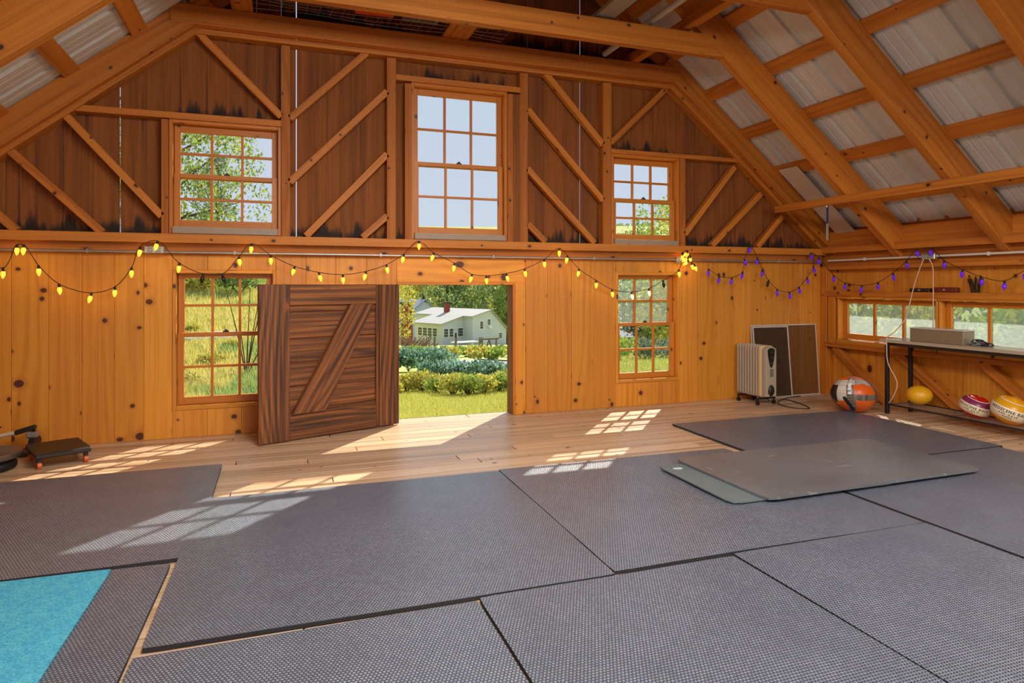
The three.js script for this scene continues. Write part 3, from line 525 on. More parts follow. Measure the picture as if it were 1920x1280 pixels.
function YB() { return [
  [-2.25,1.62,6.072,0], [-1.991,1.407,6.072,0], [-1.901,1.589,6.072,0], [-1.859,1.590,6.072,0], [-1.760,1.429,6.072,0], [-1.622,1.283,6.072,0], [-1.408,1.213,6.072,0], [-1.240,1.261,6.072,0], [-1.121,1.418,6.072,0], [-1.059,1.589,6.072,0], [-0.937,1.640,6.072,0], [-0.773,1.460,6.072,0], [-0.594,1.371,6.072,1], [-0.439,1.372,6.072,1], [-0.310,1.521,6.072,0], [-0.213,1.632,6.072,0], [-0.057,1.534,6.072,0], [0.135,1.441,6.072,0], [0.350,1.387,6.072,0], [0.552,1.370,6.072,0], [0.752,1.399,6.072,0], [0.945,1.464,6.072,0], [1.098,1.562,6.072,0], [1.245,1.688,6.072,0], [1.379,1.582,6.072,0], [1.583,1.485,6.072,0], [1.755,1.381,6.072,0], [1.903,1.366,6.072,0], [2.115,1.390,6.072,0], [2.304,1.437,6.072,0], [2.512,1.533,6.072,0], [2.676,1.646,6.072,0], [2.760,1.576,6.072,0], [2.891,1.441,6.072,0], [3.089,1.323,6.072,0], [3.274,1.229,6.072,0], [3.506,1.203,6.072,2], [3.712,1.238,6.072,2], [3.889,1.326,6.072,1], [4.085,1.443,6.072,0], [4.13,1.62,6.072,0]
]; }
function PB() { return [
  [4.465,1.453,6.072,0], [4.603,1.374,6.072,0], [4.773,1.361,6.072,0], [4.918,1.425,6.072,0], [4.951,1.573,6.072,0], [5.023,1.717,6.072,0], [5.123,1.586,6.072,0], [5.196,1.449,6.072,0], [5.276,1.335,6.072,1], [5.405,1.228,6.072,0], [5.583,1.195,6.072,0], [5.722,1.255,6.072,0], [5.841,1.369,6.072,0], [5.935,1.497,6.072,0], [5.901,1.653,6.072,0], [6.02,1.60,6.08,0], [6.09,1.390,5.925,0], [6.09,1.302,5.766,0], [6.09,1.272,5.542,0], [6.09,1.305,5.330,0], [6.09,1.404,5.145,0], [6.09,1.524,4.987,0], [6.09,1.641,4.875,0], [6.09,1.645,4.726,0], [6.09,1.517,4.585,0], [6.09,1.424,4.406,0], [6.09,1.351,4.226,0], [6.09,1.313,4.024,0], [6.09,1.40,3.85,0], [6.09,1.45,3.6,0]
]; }

// ---------------------------------------------------------------- things in the far right corner
{ // oil-filled radiator: a row of fins, an end plate, a control panel, feet on castors
  const h = thing('oil_heater', 'beige oil-filled radiator heater on castors with black control panel', 'heater', [5.0, 0, 5.90], 0.06);
  const fin = std({ color: 0xb9a68f, roughness: 0.5 }), plate = std({ color: 0xd9b88a, roughness: 0.5 });
  const finShape = new THREE.Shape(); const W = 0.082, H0 = 0.085, H1 = 0.635, r = 0.03;
  finShape.moveTo(-W + r, H0); finShape.lineTo(W - r, H0); finShape.quadraticCurveTo(W, H0, W, H0 + r); finShape.lineTo(W, H1 - r); finShape.quadraticCurveTo(W, H1, W - r, H1); finShape.lineTo(-W + r, H1); finShape.quadraticCurveTo(-W, H1, -W, H1 - r); finShape.lineTo(-W, H0 + r); finShape.quadraticCurveTo(-W, H0, -W + r, H0);
  const fg = new THREE.ExtrudeGeometry(finShape, { depth: 0.010, bevelEnabled: true, bevelThickness: 0.004, bevelSize: 0.004, bevelSegments: 2 });
  for (let i = 0; i < 8; i++) mesh(h, 'fin', fg, fin, [0, 0, -0.245 + i * 0.041]);
  mesh(h, 'oil_column', merged([moved(cbox(0.06, 0.05, 0.31, 0.015), 0, 0.14, -0.07), moved(cbox(0.06, 0.05, 0.31, 0.015), 0, 0.56, -0.07), moved(cbox(0.02, 0.45, 0.30, 0.005), 0, 0.35, -0.07)]), fin);
  const ep = new THREE.ExtrudeGeometry(finShape, { depth: 0.03, bevelEnabled: true, bevelThickness: 0.004, bevelSize: 0.004, bevelSegments: 2 });
  mesh(h, 'end_plate', ep, plate, [0, 0, 0.082]);
  const cs = new THREE.Shape(); const cw = 0.07; cs.moveTo(-cw, 0.10); cs.lineTo(cw, 0.10); cs.lineTo(cw, 0.60); cs.quadraticCurveTo(0, 0.66, -cw, 0.60); cs.closePath();
  const cp = mesh(h, 'control_panel', new THREE.ExtrudeGeometry(cs, { depth: 0.05, bevelEnabled: true, bevelThickness: 0.008, bevelSize: 0.006, bevelSegments: 3 }), std({ color: 0xa89884, roughness: 0.5 }), [0, 0, 0.12]);
  const bs = new THREE.Shape(); bs.moveTo(-0.05, 0.60); bs.quadraticCurveTo(0, 0.64, 0.05, 0.60); bs.quadraticCurveTo(0.045, 0.50, 0.012, 0.415); bs.quadraticCurveTo(0, 0.40, -0.012, 0.415); bs.quadraticCurveTo(-0.045, 0.50, -0.05, 0.60);
  mesh(cp, 'dial_plate', new THREE.ExtrudeGeometry(bs, { depth: 0.004, bevelEnabled: false }), M.black, [0, 0, 0.058]);
  for (const y of [0.575, 0.515, 0.455]) { const k = mesh(cp, 'knob', new THREE.CylinderGeometry(0.013, 0.016, 0.018, 14), std({ color: 0x3a3430, roughness: 0.35 }), [0, y, 0.07]); k.rotation.x = Math.PI / 2; }
  for (let i = 0; i < 6; i++) mesh(cp, 'vent_slot', cbox(0.05, 0.006, 0.004, 0.001), M.black, [0.006, 0.385 - i * 0.014, 0.059]);
  const cc = mesh(cp, 'cord_cover', new THREE.SphereGeometry(0.06, 16, 12, 0, Math.PI * 2, 0, Math.PI / 2), M.black, [0.0, 0.16, 0.045]); cc.rotation.x = Math.PI / 2; cc.scale.set(0.8, 0.6, 1.1);
  for (const z of [-0.19, 0.10]) { const ft = mesh(h, 'foot', merged([moved(cbox(0.26, 0.014, 0.03, 0.005), 0, 0.068, z), moved(cbox(0.02, 0.03, 0.02, 0.004), -0.115, 0.052, z), moved(cbox(0.02, 0.03, 0.02, 0.004), 0.115, 0.052, z)]), M.black);
    for (const x of [-0.115, 0.115]) { const wl = mesh(ft, 'castor', new THREE.CylinderGeometry(0.022, 0.022, 0.022, 14), M.black, [x, 0.022, z]); wl.rotation.z = Math.PI / 2; } }
  const cd = thing('power_cord', 'dark heater cord looped on the plank floor', 'cord', [5.30, 0, 5.70]);
  mesh(cd, 'cable', tube([[5.10, 0.12, 5.93], [5.16, 0.006, 5.92], [5.40, 0.006, 5.94], [5.38, 0.006, 5.72], [5.30, 0.006, 5.50], [5.24, 0.006, 5.42], [5.14, 0.006, 5.47], [5.10, 0.006, 5.62], [5.17, 0.006, 5.80], [5.50, 0.006, 6.02], [5.75, 0.006, 6.08]].map(([u, y, v]) => new THREE.Vector3(u - 5.30, y, -(v - 5.70))), 0.005, 6, 80), std({ color: 0x2a1d16, roughness: 0.5 }));
}
{ // framed insect screens leaning against the gable wall
  const screen = (label, u0, u1, ht, vb, vt) => {
    const s = thing('window_screen', label, 'screen', [(u0 + u1) / 2, 0, vb], 0, 'insect screens leaning in the corner'); s.rotation.x = -Math.atan2(vt - vb, ht); const w = u1 - u0, f = 0.016, al = std({ color: 0xc9bcae, roughness: 0.4, metalness: 0.2 });
    for (const x of [-w / 2 + f / 2, w / 2 - f / 2]) mesh(s, 'frame_bar', cbox(f, ht, 0.009, 0.002), al, [x, ht / 2, 0]);
    for (const y of [f / 2, ht - f / 2]) mesh(s, 'frame_bar', cbox(w - 2 * f, f, 0.009, 0.002), al, [0, y, 0]);
    mesh(s, 'mesh_cloth', new THREE.PlaneGeometry(w - 2 * f, ht - 2 * f), new THREE.MeshStandardMaterial({ color: 0x33261f, roughness: 0.8, transparent: true, opacity: 0.5, side: THREE.DoubleSide }), [0, ht / 2, 0]);
  };
  screen('wide framed dark insect screen leaning in the corner behind the other screen', 5.12, 6.08, 0.84, 6.12, 6.187);
  screen('narrow framed dark insect screen leaning just behind the oil heater', 5.13, 5.64, 0.825, 6.085, 6.165);
}
// ---------------------------------------------------------------- balls
function sphere(r, sy, seg = 40) { const g = new THREE.SphereGeometry(r, seg, Math.round(seg * 0.7)); g.scale(1, sy, 1); return g; }
function canvasTex(w, h, draw) { const c = document.createElement('canvas'); c.width = w; c.height = h; draw(c.getContext('2d'), w, h); const t = new THREE.CanvasTexture(c); t.colorSpace = THREE.SRGBColorSpace; t.wrapS = THREE.RepeatWrapping; return t; }
{
  const single = (name, label, geo, m, u, v, h, r, turn, group) => { const o = shadows(new THREE.Mesh(geo, m)); o.name = numbered(name); o.position.set(u, h + r, -v); o.rotation.set(...turn); o.userData = { label, category: 'ball' }; if (group) o.userData.group = group; scene.add(o); return o; };
  // orange ball with strips of tape: bands wound round it and torn patches
  const tape = canvasTex(1024, 512, (g, w, h) => {
    g.fillStyle = '#e2601a'; g.fillRect(0, 0, w, h);
    let k = 99; const rn = () => (k = (k * 1103515245 + 12345) & 0x7fffffff) / 0x7fffffff;
    for (let i = 0; i < 400; i++) { g.fillStyle = `rgba(${150 + 60 * rn()},${60 + 30 * rn()},20,0.25)`; g.fillRect(rn() * w, rn() * h, 4 + 20 * rn(), 3 + 8 * rn()); }
    const strip = (x0, y0, x1, y1, wd, cols) => { const n = 40; for (let i = 0; i < n; i++) { const t = i / n, x = x0 + (x1 - x0) * t, y = y0 + (y1 - y0) * t; g.fillStyle = cols[Math.floor(rn() * cols.length)]; g.save(); g.translate(x, y); g.rotate(Math.atan2(y1 - y0, x1 - x0) + (rn() - 0.5) * 0.2); g.fillRect(-4, -wd / 2 + (rn() - 0.5) * 5, Math.hypot(x1 - x0, y1 - y0) / n + 10, wd); g.restore(); } };
    const grey = ['#77695a', '#6a5c4e', '#857767', '#5d5146'], silver = ['#b9b2a8', '#a59d94', '#c7c1b8', '#8f8880'], dark = ['#2b2420', '#3a322c', '#1e1a17'];
    for (let b = 0; b < 2; b++) { const o = b * 512; // wound twice round the ball
      strip(o + 0, 262, o + 520, 250, 52, grey); strip(o + 150, 0, o + 235, 512, 66, grey); strip(o + 20, 150, o + 330, 90, 60, silver); strip(o + 330, 110, o + 520, 150, 56, silver); strip(o + 420, 60, o + 445, 470, 46, grey);
      strip(o + 105, 110, o + 135, 300, 78, ['#cfc5b6', '#c2b7a6', '#d8d0c4']); strip(o + 40, 180, o + 52, 330, 82, dark); strip(o + 150, 270, o + 235, 410, 26, dark); strip(o + 165, 60, o + 190, 230, 26, ['#e6e4e2', '#3c3a3c', '#c5c4c4']); strip(o + 10, 330, o + 90, 420, 70, grey); }
  });
  single('exercise_ball', 'big deflated orange ball wrapped in torn grey tape', sphere(0.216, 0.84, 48), std({ map: tape, roughness: 0.32 }), 5.56, 5.16, 0.0, 0.181, [0, 2.57, 0.06]);
  single('medicine_ball', 'plain yellow ball on the lower shelf near the table leg', sphere(0.118, 0.8), std({ color: 0xe8a81a, roughness: 0.35 }), 6.03, 4.80, 0.106, 0.0944, [0, 0, 0.05], 'balls on the lower shelf');
  const printed = (a, b, band) => canvasTex(1024, 512, (g, w, h) => {
    g.fillStyle = b; g.fillRect(0, 0, w, h);
    g.fillStyle = a; g.fillRect(0, 0, w, 120); g.fillRect(0, 335, w, 130);
    g.fillStyle = '#e6d6bd'; for (const y of [8, 118, 205, 328, 462]) g.fillRect(0, y - 5, w, 10);
    g.fillStyle = band; g.fillRect(0, 208, w, 118);
    g.fillStyle = '#2a201a'; g.textAlign = 'center';
    for (const x of [256, 768]) { g.font = 'bold 46px sans-serif'; g.fillText('MEDICINE BALL', x, 252); g.font = 'bold 28px sans-serif'; g.fillText('4 KG · 8.8 LB', x, 286); g.font = 'bold 22px sans-serif'; g.fillText('RUBBER', x, 314); }
  });
  single('medicine_ball', 'red ball with printed cream band on the lower shelf', sphere(0.128, 0.78), std({ map: printed('#b3160e', '#7c2a4c', '#e0cdae'), roughness: 0.3 }), 5.925, 4.165, 0.106, 0.0998, [0.12, -1.2, -0.22], 'balls on the lower shelf');
  single('medicine_ball', 'yellow ball with printed cream band on the lower shelf', sphere(0.148, 0.8), std({ map: printed('#e69a14', '#d89a12', '#e0cdae'), roughness: 0.3 }), 5.935, 3.87, 0.104, 0.1184, [0.1, -1.1, -0.25], 'balls on the lower shelf');
  single('medicine_ball', 'dusty pinkish tan ball behind the printed balls on the shelf', sphere(0.095, 0.95), std({ color: 0xb98a6c, roughness: 0.7 }), 6.135, 4.03, 0.106, 0.09, [0, 0, 0], 'balls on the lower shelf');
  single('medicine_ball', 'pink ball on the lower shelf just past the printed yellow ball', sphere(0.12, 0.85), std({ color: 0xc23a52, roughness: 0.35 }), 5.95, 3.585, 0.106, 0.102, [0, 0, 0], 'balls on the lower shelf');
}
// ---------------------------------------------------------------- table with wire shelf, and what stands on it
{
  const t = thing('side_table', 'long narrow table with dark metal legs and wire bottom shelf', 'table', [5.985, 0, 4.0]);
  const topT = woodTex({ w: 256, h: 512, light: [196, 178, 156], dark: [140, 116, 92], knot: [100, 80, 60], knots: 2, s: 201 });
  mesh(t, 'table_top', cbox(0.40, 0.030, 2.14, 0.003, 2), std({ map: topT, roughness: 0.3 }), [0, 0.735, 0.02]);
  for (const z of [-0.985, 1.0]) for (const x of [-0.165, 0.155]) mesh(t, 'leg', cbox(0.034, 0.69, 0.034, 0.003), M.darkMetal, [x, 0.345, z]);
  mesh(t, 'apron', merged([moved(cbox(0.02, 0.03, 1.96, 0.002), -0.165, 0.705, 0.007), moved(cbox(0.02, 0.03, 1.96, 0.002), 0.155, 0.705, 0.007), moved(cbox(0.30, 0.03, 0.02, 0.002), -0.005, 0.705, -0.985), moved(cbox(0.30, 0.03, 0.02, 0.002), -0.005, 0.705, 1.0)]), M.darkMetal);
  const sh = mesh(t, 'wire_shelf', merged([-0.165, 0.155].map(x => rod(new THREE.Vector3(x, 0.094, -0.985), new THREE.Vector3(x, 0.094, 1.0), 0.008)).concat([-0.985, -0.33, 0.33, 1.0].map(z => rod(new THREE.Vector3(-0.165, 0.088, z), new THREE.Vector3(0.155, 0.088, z), 0.006)))), M.darkMetal);
  for (let i = 1; i < 6; i++) mesh(sh, 'wire', rod(new THREE.Vector3(-0.165 + i * 0.0533, 0.097, -0.985), new THREE.Vector3(-0.165 + i * 0.0533, 0.097, 1.0), 0.0035, 6), M.galv);
  const b = thing('speaker_box', 'low grey metal box with pale lid on the table', 'box', [5.93, 0.75, 4.495]);
  mesh(b, 'body', cbox(0.15, 0.125, 0.535, 0.004), std({ color: 0x8c7c68, roughness: 0.35, metalness: 0.35 }), [0, 0.0625, 0]);
  mesh(b, 'lid', cbox(0.155, 0.010, 0.54, 0.003), std({ color: 0xcdc6bc, roughness: 0.35 }), [0, 0.130, 0]);
  const cb = thing('cable_bundle', 'tangled dark cables lying on the table beside the grey box', 'cables', [5.93, 0.75, 4.12]);
  for (let k = 0; k < 4; k++) { const P = []; for (let i = 0; i < 9; i++) P.push(new THREE.Vector3(rr(-0.06, 0.06), 0.008 + rr(0, 0.055) * Math.sin(i / 8 * Math.PI), rr(-0.09, 0.09))); mesh(cb, 'cable', tube(P, 0.005, 6, 50), k % 2 ? M.black : std({ color: 0x6d6a6a, roughness: 0.5 })); }
  const ad = mesh(cb, 'adapter', cbox(0.04, 0.03, 0.06, 0.006), M.black, [0.01, 0.017, 0.03]); ad.rotation.y = 0.5;
  const cord = (label, pts, m) => { const [a] = pts, c = thing('electric_cord', label, 'cord', a); mesh(c, 'cable', tube(pts.map(p => new THREE.Vector3(p[0] - a[0], p[1] - a[1], -(p[2] - a[2]))), 0.0055, 6, 60), m); };
  const wc = std({ color: 0xd2b096, roughness: 0.5 });
  cord('pale cord hanging from the socket box down past the table edge', [[6.09, 1.56, 4.80], [6.08, 1.40, 4.86], [6.07, 1.25, 4.90], [6.05, 1.08, 4.93], [6.02, 0.95, 4.95], [5.93, 0.83, 4.985], [5.775, 0.758, 4.955], [5.765, 0.70, 4.945], [5.765, 0.52, 4.93], [5.77, 0.33, 4.83], [5.772, 0.2, 4.87], [5.78, 0.115, 4.93]], wc);
  cord('pale cord hanging straight from the socket box behind the grey box', [[6.09, 1.56, 4.74], [6.085, 1.48, 4.70], [6.08, 1.3, 4.69], [6.08, 1.1, 4.69], [6.07, 0.9, 4.68], [6.06, 0.775, 4.66], [6.05, 0.757, 4.45]], wc);
}
{ // odds and ends on the ledge above the low windows
  const c1 = thing('tool_case', 'long dark case lying on the ledge above the low windows', 'case', [6.215, 1.226, 4.93]);
  mesh(c1, 'body', cbox(0.05, 0.04, 0.22, 0.006), std({ color: 0x2c1712, roughness: 0.6 }), [0, 0.02, 0]); mesh(c1, 'clasp', cbox(0.006, 0.015, 0.02, 0.002), M.galv, [-0.027, 0.022, 0]);
  const c2 = thing('tool_case', 'long dull red case lying on the ledge above the low windows', 'case', [6.215, 1.226, 4.66]);
  mesh(c2, 'body', cbox(0.055, 0.05, 0.25, 0.006), std({ color: 0x6a2214, roughness: 0.6 }), [0, 0.025, 0]); mesh(c2, 'clasp', cbox(0.006, 0.015, 0.02, 0.002), M.galv, [-0.029, 0.026, 0]);
  const sp = thing('dried_sprig', 'dark dried plant sprig propped on the ledge below the purple bulbs', 'plant', [6.22, 1.226, 4.37]); const W = [];
  for (let i = 0; i < 9; i++) W.push(taper([new THREE.Vector3(0, 0, 0.02 * (i - 4) * 0.5), new THREE.Vector3(rr(-0.015, 0.0), 0.06, 0.012 * (i - 4)), new THREE.Vector3(rr(-0.02, 0.01), rr(0.09, 0.17), 0.022 * (i - 4) + rr(-0.01, 0.01))], 0.004, 0.007, 5, 5));
  mesh(sp, 'stems', merged(W), std({ color: 0x3c2414, roughness: 0.9 }));
}
// ---------------------------------------------------------------- clutter by the gable wall on the left
{
  const d = thing('wheeled_dolly', 'low black wheeled dolly with orange castors by the front wall', 'dolly', [-1.53, 0, 5.70], 0.42);
  const dk = mesh(d, 'deck', cbox(0.34, 0.035, 0.44, 0.012), std({ color: 0x241d18, roughness: 0.45 }), [0, 0.095, 0]);
  for (let i = 0; i < 4; i++) mesh(dk, 'vent_slot', cbox(0.004, 0.02, 0.014, 0.001), M.galv, [0.17, 0, -0.05 - i * 0.035]);
  mesh(dk, 'edge_trim', cbox(0.006, 0.012, 0.22, 0.002), std({ color: 0x8d8378, roughness: 0.4, metalness: 0.4 }), [0.171, 0.008, 0.09]);
  for (const [x, z] of [[-0.14, -0.17], [0.14, -0.17], [-0.14, 0.18], [0.14, 0.18]]) { const c = mesh(d, 'castor', merged([moved(cbox(0.03, 0.04, 0.03, 0.004), x, 0.065, z)]), M.black); const w = mesh(c, 'wheel', new THREE.CylinderGeometry(0.026, 0.026, 0.024, 16), std({ color: 0xd8601c, roughness: 0.4 }), [x, 0.026, z]); w.rotation.z = Math.PI / 2; }
  const p = thing('pole_tool', 'pale handled pole with black clamp head lying propped by the wall', 'tool', [-2.05, 0, 6.02]);
  mesh(p, 'pole', rod(new THREE.Vector3(-0.5, 0.05, 0.05), new THREE.Vector3(0.17, 0.17, 0), 0.017, 10), std({ color: 0xb9a58c, roughness: 0.6 }));
  const hd = mesh(p, 'clamp_head', merged([moved(cbox(0.14, 0.035, 0.05, 0.008).rotateZ(0.28), 0.22, 0.185, 0), moved(cbox(0.035, 0.16, 0.045, 0.008).rotateZ(-0.2), 0.26, 0.10, 0)]), M.black);
  mesh(hd, 'silver_bracket', cbox(0.08, 0.05, 0.056, 0.012), std({ color: 0x9d938a, roughness: 0.3, metalness: 0.5 }), [0.265, 0.145, 0.003]);
  mesh(p, 'base_plate', cbox(0.36, 0.03, 0.20, 0.006), std({ color: 0x3c2f22, roughness: 0.6 }), [0.08, 0.016, 0.02]);
  const w = thing('wheel', 'dark tyred wheel with silver rim lying flat on the floor', 'wheel', [-1.915, 0, 5.56]);
  mesh(w, 'tyre', new THREE.LatheGeometry([[0.07, 0], [0.15, 0], [0.17, 0.02], [0.17, 0.05], [0.15, 0.065], [0.07, 0.065]].map(q => new THREE.Vector2(...q)), 40), M.black);
  mesh(w, 'rim', new THREE.LatheGeometry([[0.05, 0.066], [0.15, 0.066], [0.19, 0.09], [0.205, 0.125], [0.198, 0.13], [0.18, 0.10], [0.14, 0.085], [0.03, 0.085]].map(q => new THREE.Vector2(...q)), 40), std({ color: 0x8f8882, roughness: 0.28, metalness: 0.75, side: THREE.DoubleSide }));
  mesh(w, 'hub', new THREE.CylinderGeometry(0.05, 0.06, 0.05, 20), M.black, [0, 0.092, 0]);
}
// ---------------------------------------------------------------- up in the loft
{
  const pp = thing('plastic_pipe', 'long pale plastic pipe lying across the collar ties', 'pipe', [3.18, 3.70, 4.5]);
  mesh(pp, 'tube', rod(new THREE.Vector3(0, -0.015, -1.56), new THREE.Vector3(0.0, -0.015, 3.2), 0.03, 16), std({ color: 0xb9b4ab, roughness: 0.45 }));
  const nt = thing('wire_netting', 'loose roll of wire netting spread over the collar beam', 'netting', [0.55, 3.655, 5.75]);
  const W = []; for (let i = 0; i <= 22; i++) { const x = -0.72 + i * 0.1; W.push(tube([[x, 0.02, -0.28], [x + 0.01, 0.0 + 0.012 * Math.sin(i), -0.05], [x, 0.03 + 0.01 * Math.cos(i * 2), 0.2], [x + 0.02, 0.02, 0.5]].map(q => new THREE.Vector3(...q)), 0.0017, 4, 12)); }
  for (let j = 0; j < 10; j++) { const z = -0.28 + j * 0.085; W.push(tube([-0.75, -0.3, 0.2, 0.7, 1.1, 1.5].map((x, k) => new THREE.Vector3(x, 0.012 + 0.012 * Math.sin(k * 2 + j), z + 0.012 * Math.sin(k + j))), 0.0017, 4, 20)); }
  mesh(nt, 'wire_grid', merged(W), M.galv);
  const oc = thing('storage_crate', 'orange plastic crate lying on the loft netting', 'crate', [0.80, 3.70, 5.72], -0.05);
  const om = std({ color: 0xe4551a, roughness: 0.4 });
  mesh(oc, 'tray', merged([moved(cbox(0.34, 0.015, 0.42, 0.005), 0, 0.008, 0), moved(cbox(0.012, 0.16, 0.42, 0.004), -0.165, 0.09, 0), moved(cbox(0.012, 0.16, 0.42, 0.004), 0.165, 0.09, 0), moved(cbox(0.33, 0.16, 0.012, 0.004), 0, 0.09, 0.205), moved(cbox(0.33, 0.16, 0.012, 0.004), 0, 0.09, -0.205)]), om);
  mesh(oc, 'rim', merged([moved(cbox(0.38, 0.02, 0.03, 0.005), 0, 0.165, 0.215), moved(cbox(0.38, 0.02, 0.03, 0.005), 0, 0.165, -0.215), moved(cbox(0.03, 0.02, 0.42, 0.005), 0.18, 0.165, 0), moved(cbox(0.03, 0.02, 0.42, 0.005), -0.18, 0.165, 0)]), om);
  mesh(oc, 'white_mark', cbox(0.02, 0.002, 0.05, 0.0005), M.white, [-0.03, -0.0005, 0.03]);
  const wc = thing('wire_cage', 'small galvanised wire cage trap on the loft netting', 'cage', [1.22, 3.70, 5.74]);
  const G = []; for (let i = 0; i <= 12; i++) { const x = -0.16 + i * 0.0267; G.push(rod(new THREE.Vector3(x, 0, -0.2), new THREE.Vector3(x, 0, 0.2), 0.0017, 4), rod(new THREE.Vector3(x, 0.18, -0.2), new THREE.Vector3(x, 0.18, 0.2), 0.0017, 4), rod(new THREE.Vector3(x, 0, 0.2), new THREE.Vector3(x, 0.18, 0.2), 0.0017, 4)); }
  for (let j = 0; j <= 15; j++) { const z = -0.2 + j * 0.0267; G.push(rod(new THREE.Vector3(-0.16, 0, z), new THREE.Vector3(0.16, 0, z), 0.0017, 4), rod(new THREE.Vector3(-0.16, 0, z), new THREE.Vector3(-0.16, 0.18, z), 0.0017, 4), rod(new THREE.Vector3(0.16, 0, z), new THREE.Vector3(0.16, 0.18, z), 0.0017, 4)); }
  mesh(wc, 'wire_grid', merged(G), M.galv); mesh(wc, 'pale_liner', cbox(0.2, 0.05, 0.24, 0.02), std({ color: 0xc9b98c, roughness: 0.8 }), [0.02, 0.04, 0.02]);
  const hs = thing('hanging_strap', 'blue and white printed strap hanging from the batten near the corner', 'strap', [5.38, 1.755, 5.32]);
  mesh(hs, 'strap', cbox(0.028, 0.36, 0.006, 0.002), std({ color: 0x8f8a86, roughness: 0.5 }), [0, 0.19, 0]);
  mesh(hs, 'blue_print', cbox(0.0285, 0.18, 0.0066, 0.002), std({ color: 0x2a3560, roughness: 0.5 }), [0, 0.27, 0]);
  mesh(hs, 'hook', cbox(0.036, 0.02, 0.02, 0.004), M.galv, [0, 0.36, 0]);
}
// ---------------------------------------------------------------- fill lamps added out of view to brighten the room
{
  const lamp = (u, h, v, yaw, pitch, label, k = 1) => {
    const l = thing('added_fill_lamp', label, 'lamp', [u, h, v], 0, 'added fill lamps out of view'); l.rotation.order = 'YXZ'; l.rotation.y = yaw; l.rotation.x = pitch;
    mesh(l, 'housing', cbox(1.26, 0.66, 0.05, 0.01), M.white, [0, 0, 0]);
    mesh(l, 'diffuser', new THREE.PlaneGeometry(1.2, 0.6), new THREE.MeshStandardMaterial({ color: 0xffffff, emissive: 0xffffff, emissiveIntensity: 1.2, roughness: 0.6 }), [0, 0, -0.0265]).rotation.y = Math.PI;
    const a = new THREE.RectAreaLight(new THREE.Color().setRGB(1, 0.98, 0.95), FILL_LAMP_POWER * k, 1.2, 0.6); a.position.set(0, 0, -0.03); l.add(a);
  };
  const where = ['beside the left eaves', 'left of the doorway', 'over the middle of the doorway', 'right of the doorway', 'beside the right eaves'];
  [-1.3, 0.2, 1.7, 3.2, 4.7].forEach((u, i) => lamp(u, 2.0, -3.1, 0, 0.03, `added white fill lamp on the rear wall ${where[i]}`, 1.1));
  [[1.05, 3.33, -0.6, 'nearest the rear wall'], [1.05, 3.33, 1.2, 'in the middle of the room'], [1.05, 3.18, 2.6, 'nearest the gable wall'], [4.45, 2.4, 1.2, 'beside the right-hand roof slope']].forEach(([u, h, v, w]) => lamp(u, h, v, 0, v > 2 ? -1.12 : -1.35, `added white fill lamp hung under the roof timbers ${w}`, 5));
}

// ---------------------------------------------------------------- outside: ground
const cS = Math.sin(YAW), cC = Math.cos(YAW);
const fromEye = (x, depth) => { const X = (x - 960) / 1230 * depth; return [X * cC + depth * cS, -X * cS + depth * cC]; };   // plan point on a bearing (given as a picture column) at a depth
function groundH(u, v) {
  const r = Math.hypot(u, v), a = Math.atan2(u, v) * 180 / Math.PI, d = Math.max(0, r - 7.5);
  const down = -0.30 - 0.0835 * Math.min(d, 170) + 0.22 * Math.max(0, r - 175);
  const up = -0.30 + 0.125 * Math.min(d, 19) + 0.02 * Math.max(0, d - 19);
  const left = smooth(8.5, -0.5, a) * smooth(-120, -70, a), front = smooth(120, 75, a);
  return (front * down + (1 - front) * -0.32) * (1 - left) + left * up + 0.05 * (fbm(u * 0.35 + 300, v * 0.35 + 300, 900, 900, 211, 2) - 0.5) * Math.min(1, d / 4);
}
const grassT = texture(512, 512, 6, 6, (x, y) => { const q = fbm(x * 7, y * 7, 7, 7, 221, 4), k = vn(x * 130, y * 130, 130, 130, 223), f = vn(x * 50, y * 50, 50, 50, 225); let c = mix([160, 168, 78], [206, 200, 120], clamp(1.5 * (q - 0.2))); c = mix(c, [104, 118, 44], 0.45 * k); if (f > 0.9) c = mix(c, [176, 160, 104], 0.5); return c; });
{
  const g = struct('ground', 'sunlit meadow and lawn sloping away outside the barn', 'ground'); g.userData.kind = 'structure';
  const P = [], UV = [], I = [], RAD = [0.5, 4, 6.5]; for (let r = 7.2; r < 420; r *= 1.045) RAD.push(r);
  const NA = 240, A = []; for (let i = 0; i <= NA; i++) { const t = i / NA; A.push(t < 0.75 ? (-40 + 130 * t / 0.75) : 90 + 230 * (t - 0.75) / 0.25); }
  for (const r of RAD) for (const a of A) { const u = r * Math.sin(a * Math.PI / 180), v = r * Math.cos(a * Math.PI / 180); P.push(u, groundH(u, v), -v); UV.push(u, v); }
  for (let i = 0; i + 1 < RAD.length; i++) for (let j = 0; j < NA; j++) { const k = i * (NA + 1) + j; I.push(k, k + 1, k + NA + 1, k + 1, k + NA + 2, k + NA + 1); }
  const geo = new THREE.BufferGeometry(); geo.setAttribute('position', new THREE.Float32BufferAttribute(P, 3)); geo.setAttribute('uv', new THREE.Float32BufferAttribute(UV, 2)); geo.setIndex(I); geo.computeVertexNormals();
  mesh(g, 'turf', geo, std({ map: grassT, roughness: 0.95, side: THREE.DoubleSide }));
}
const NTH = ['first', 'second', 'third', 'fourth', 'fifth', 'sixth', 'seventh', 'eighth', 'ninth', 'tenth', 'eleventh', 'twelfth', 'thirteenth'];
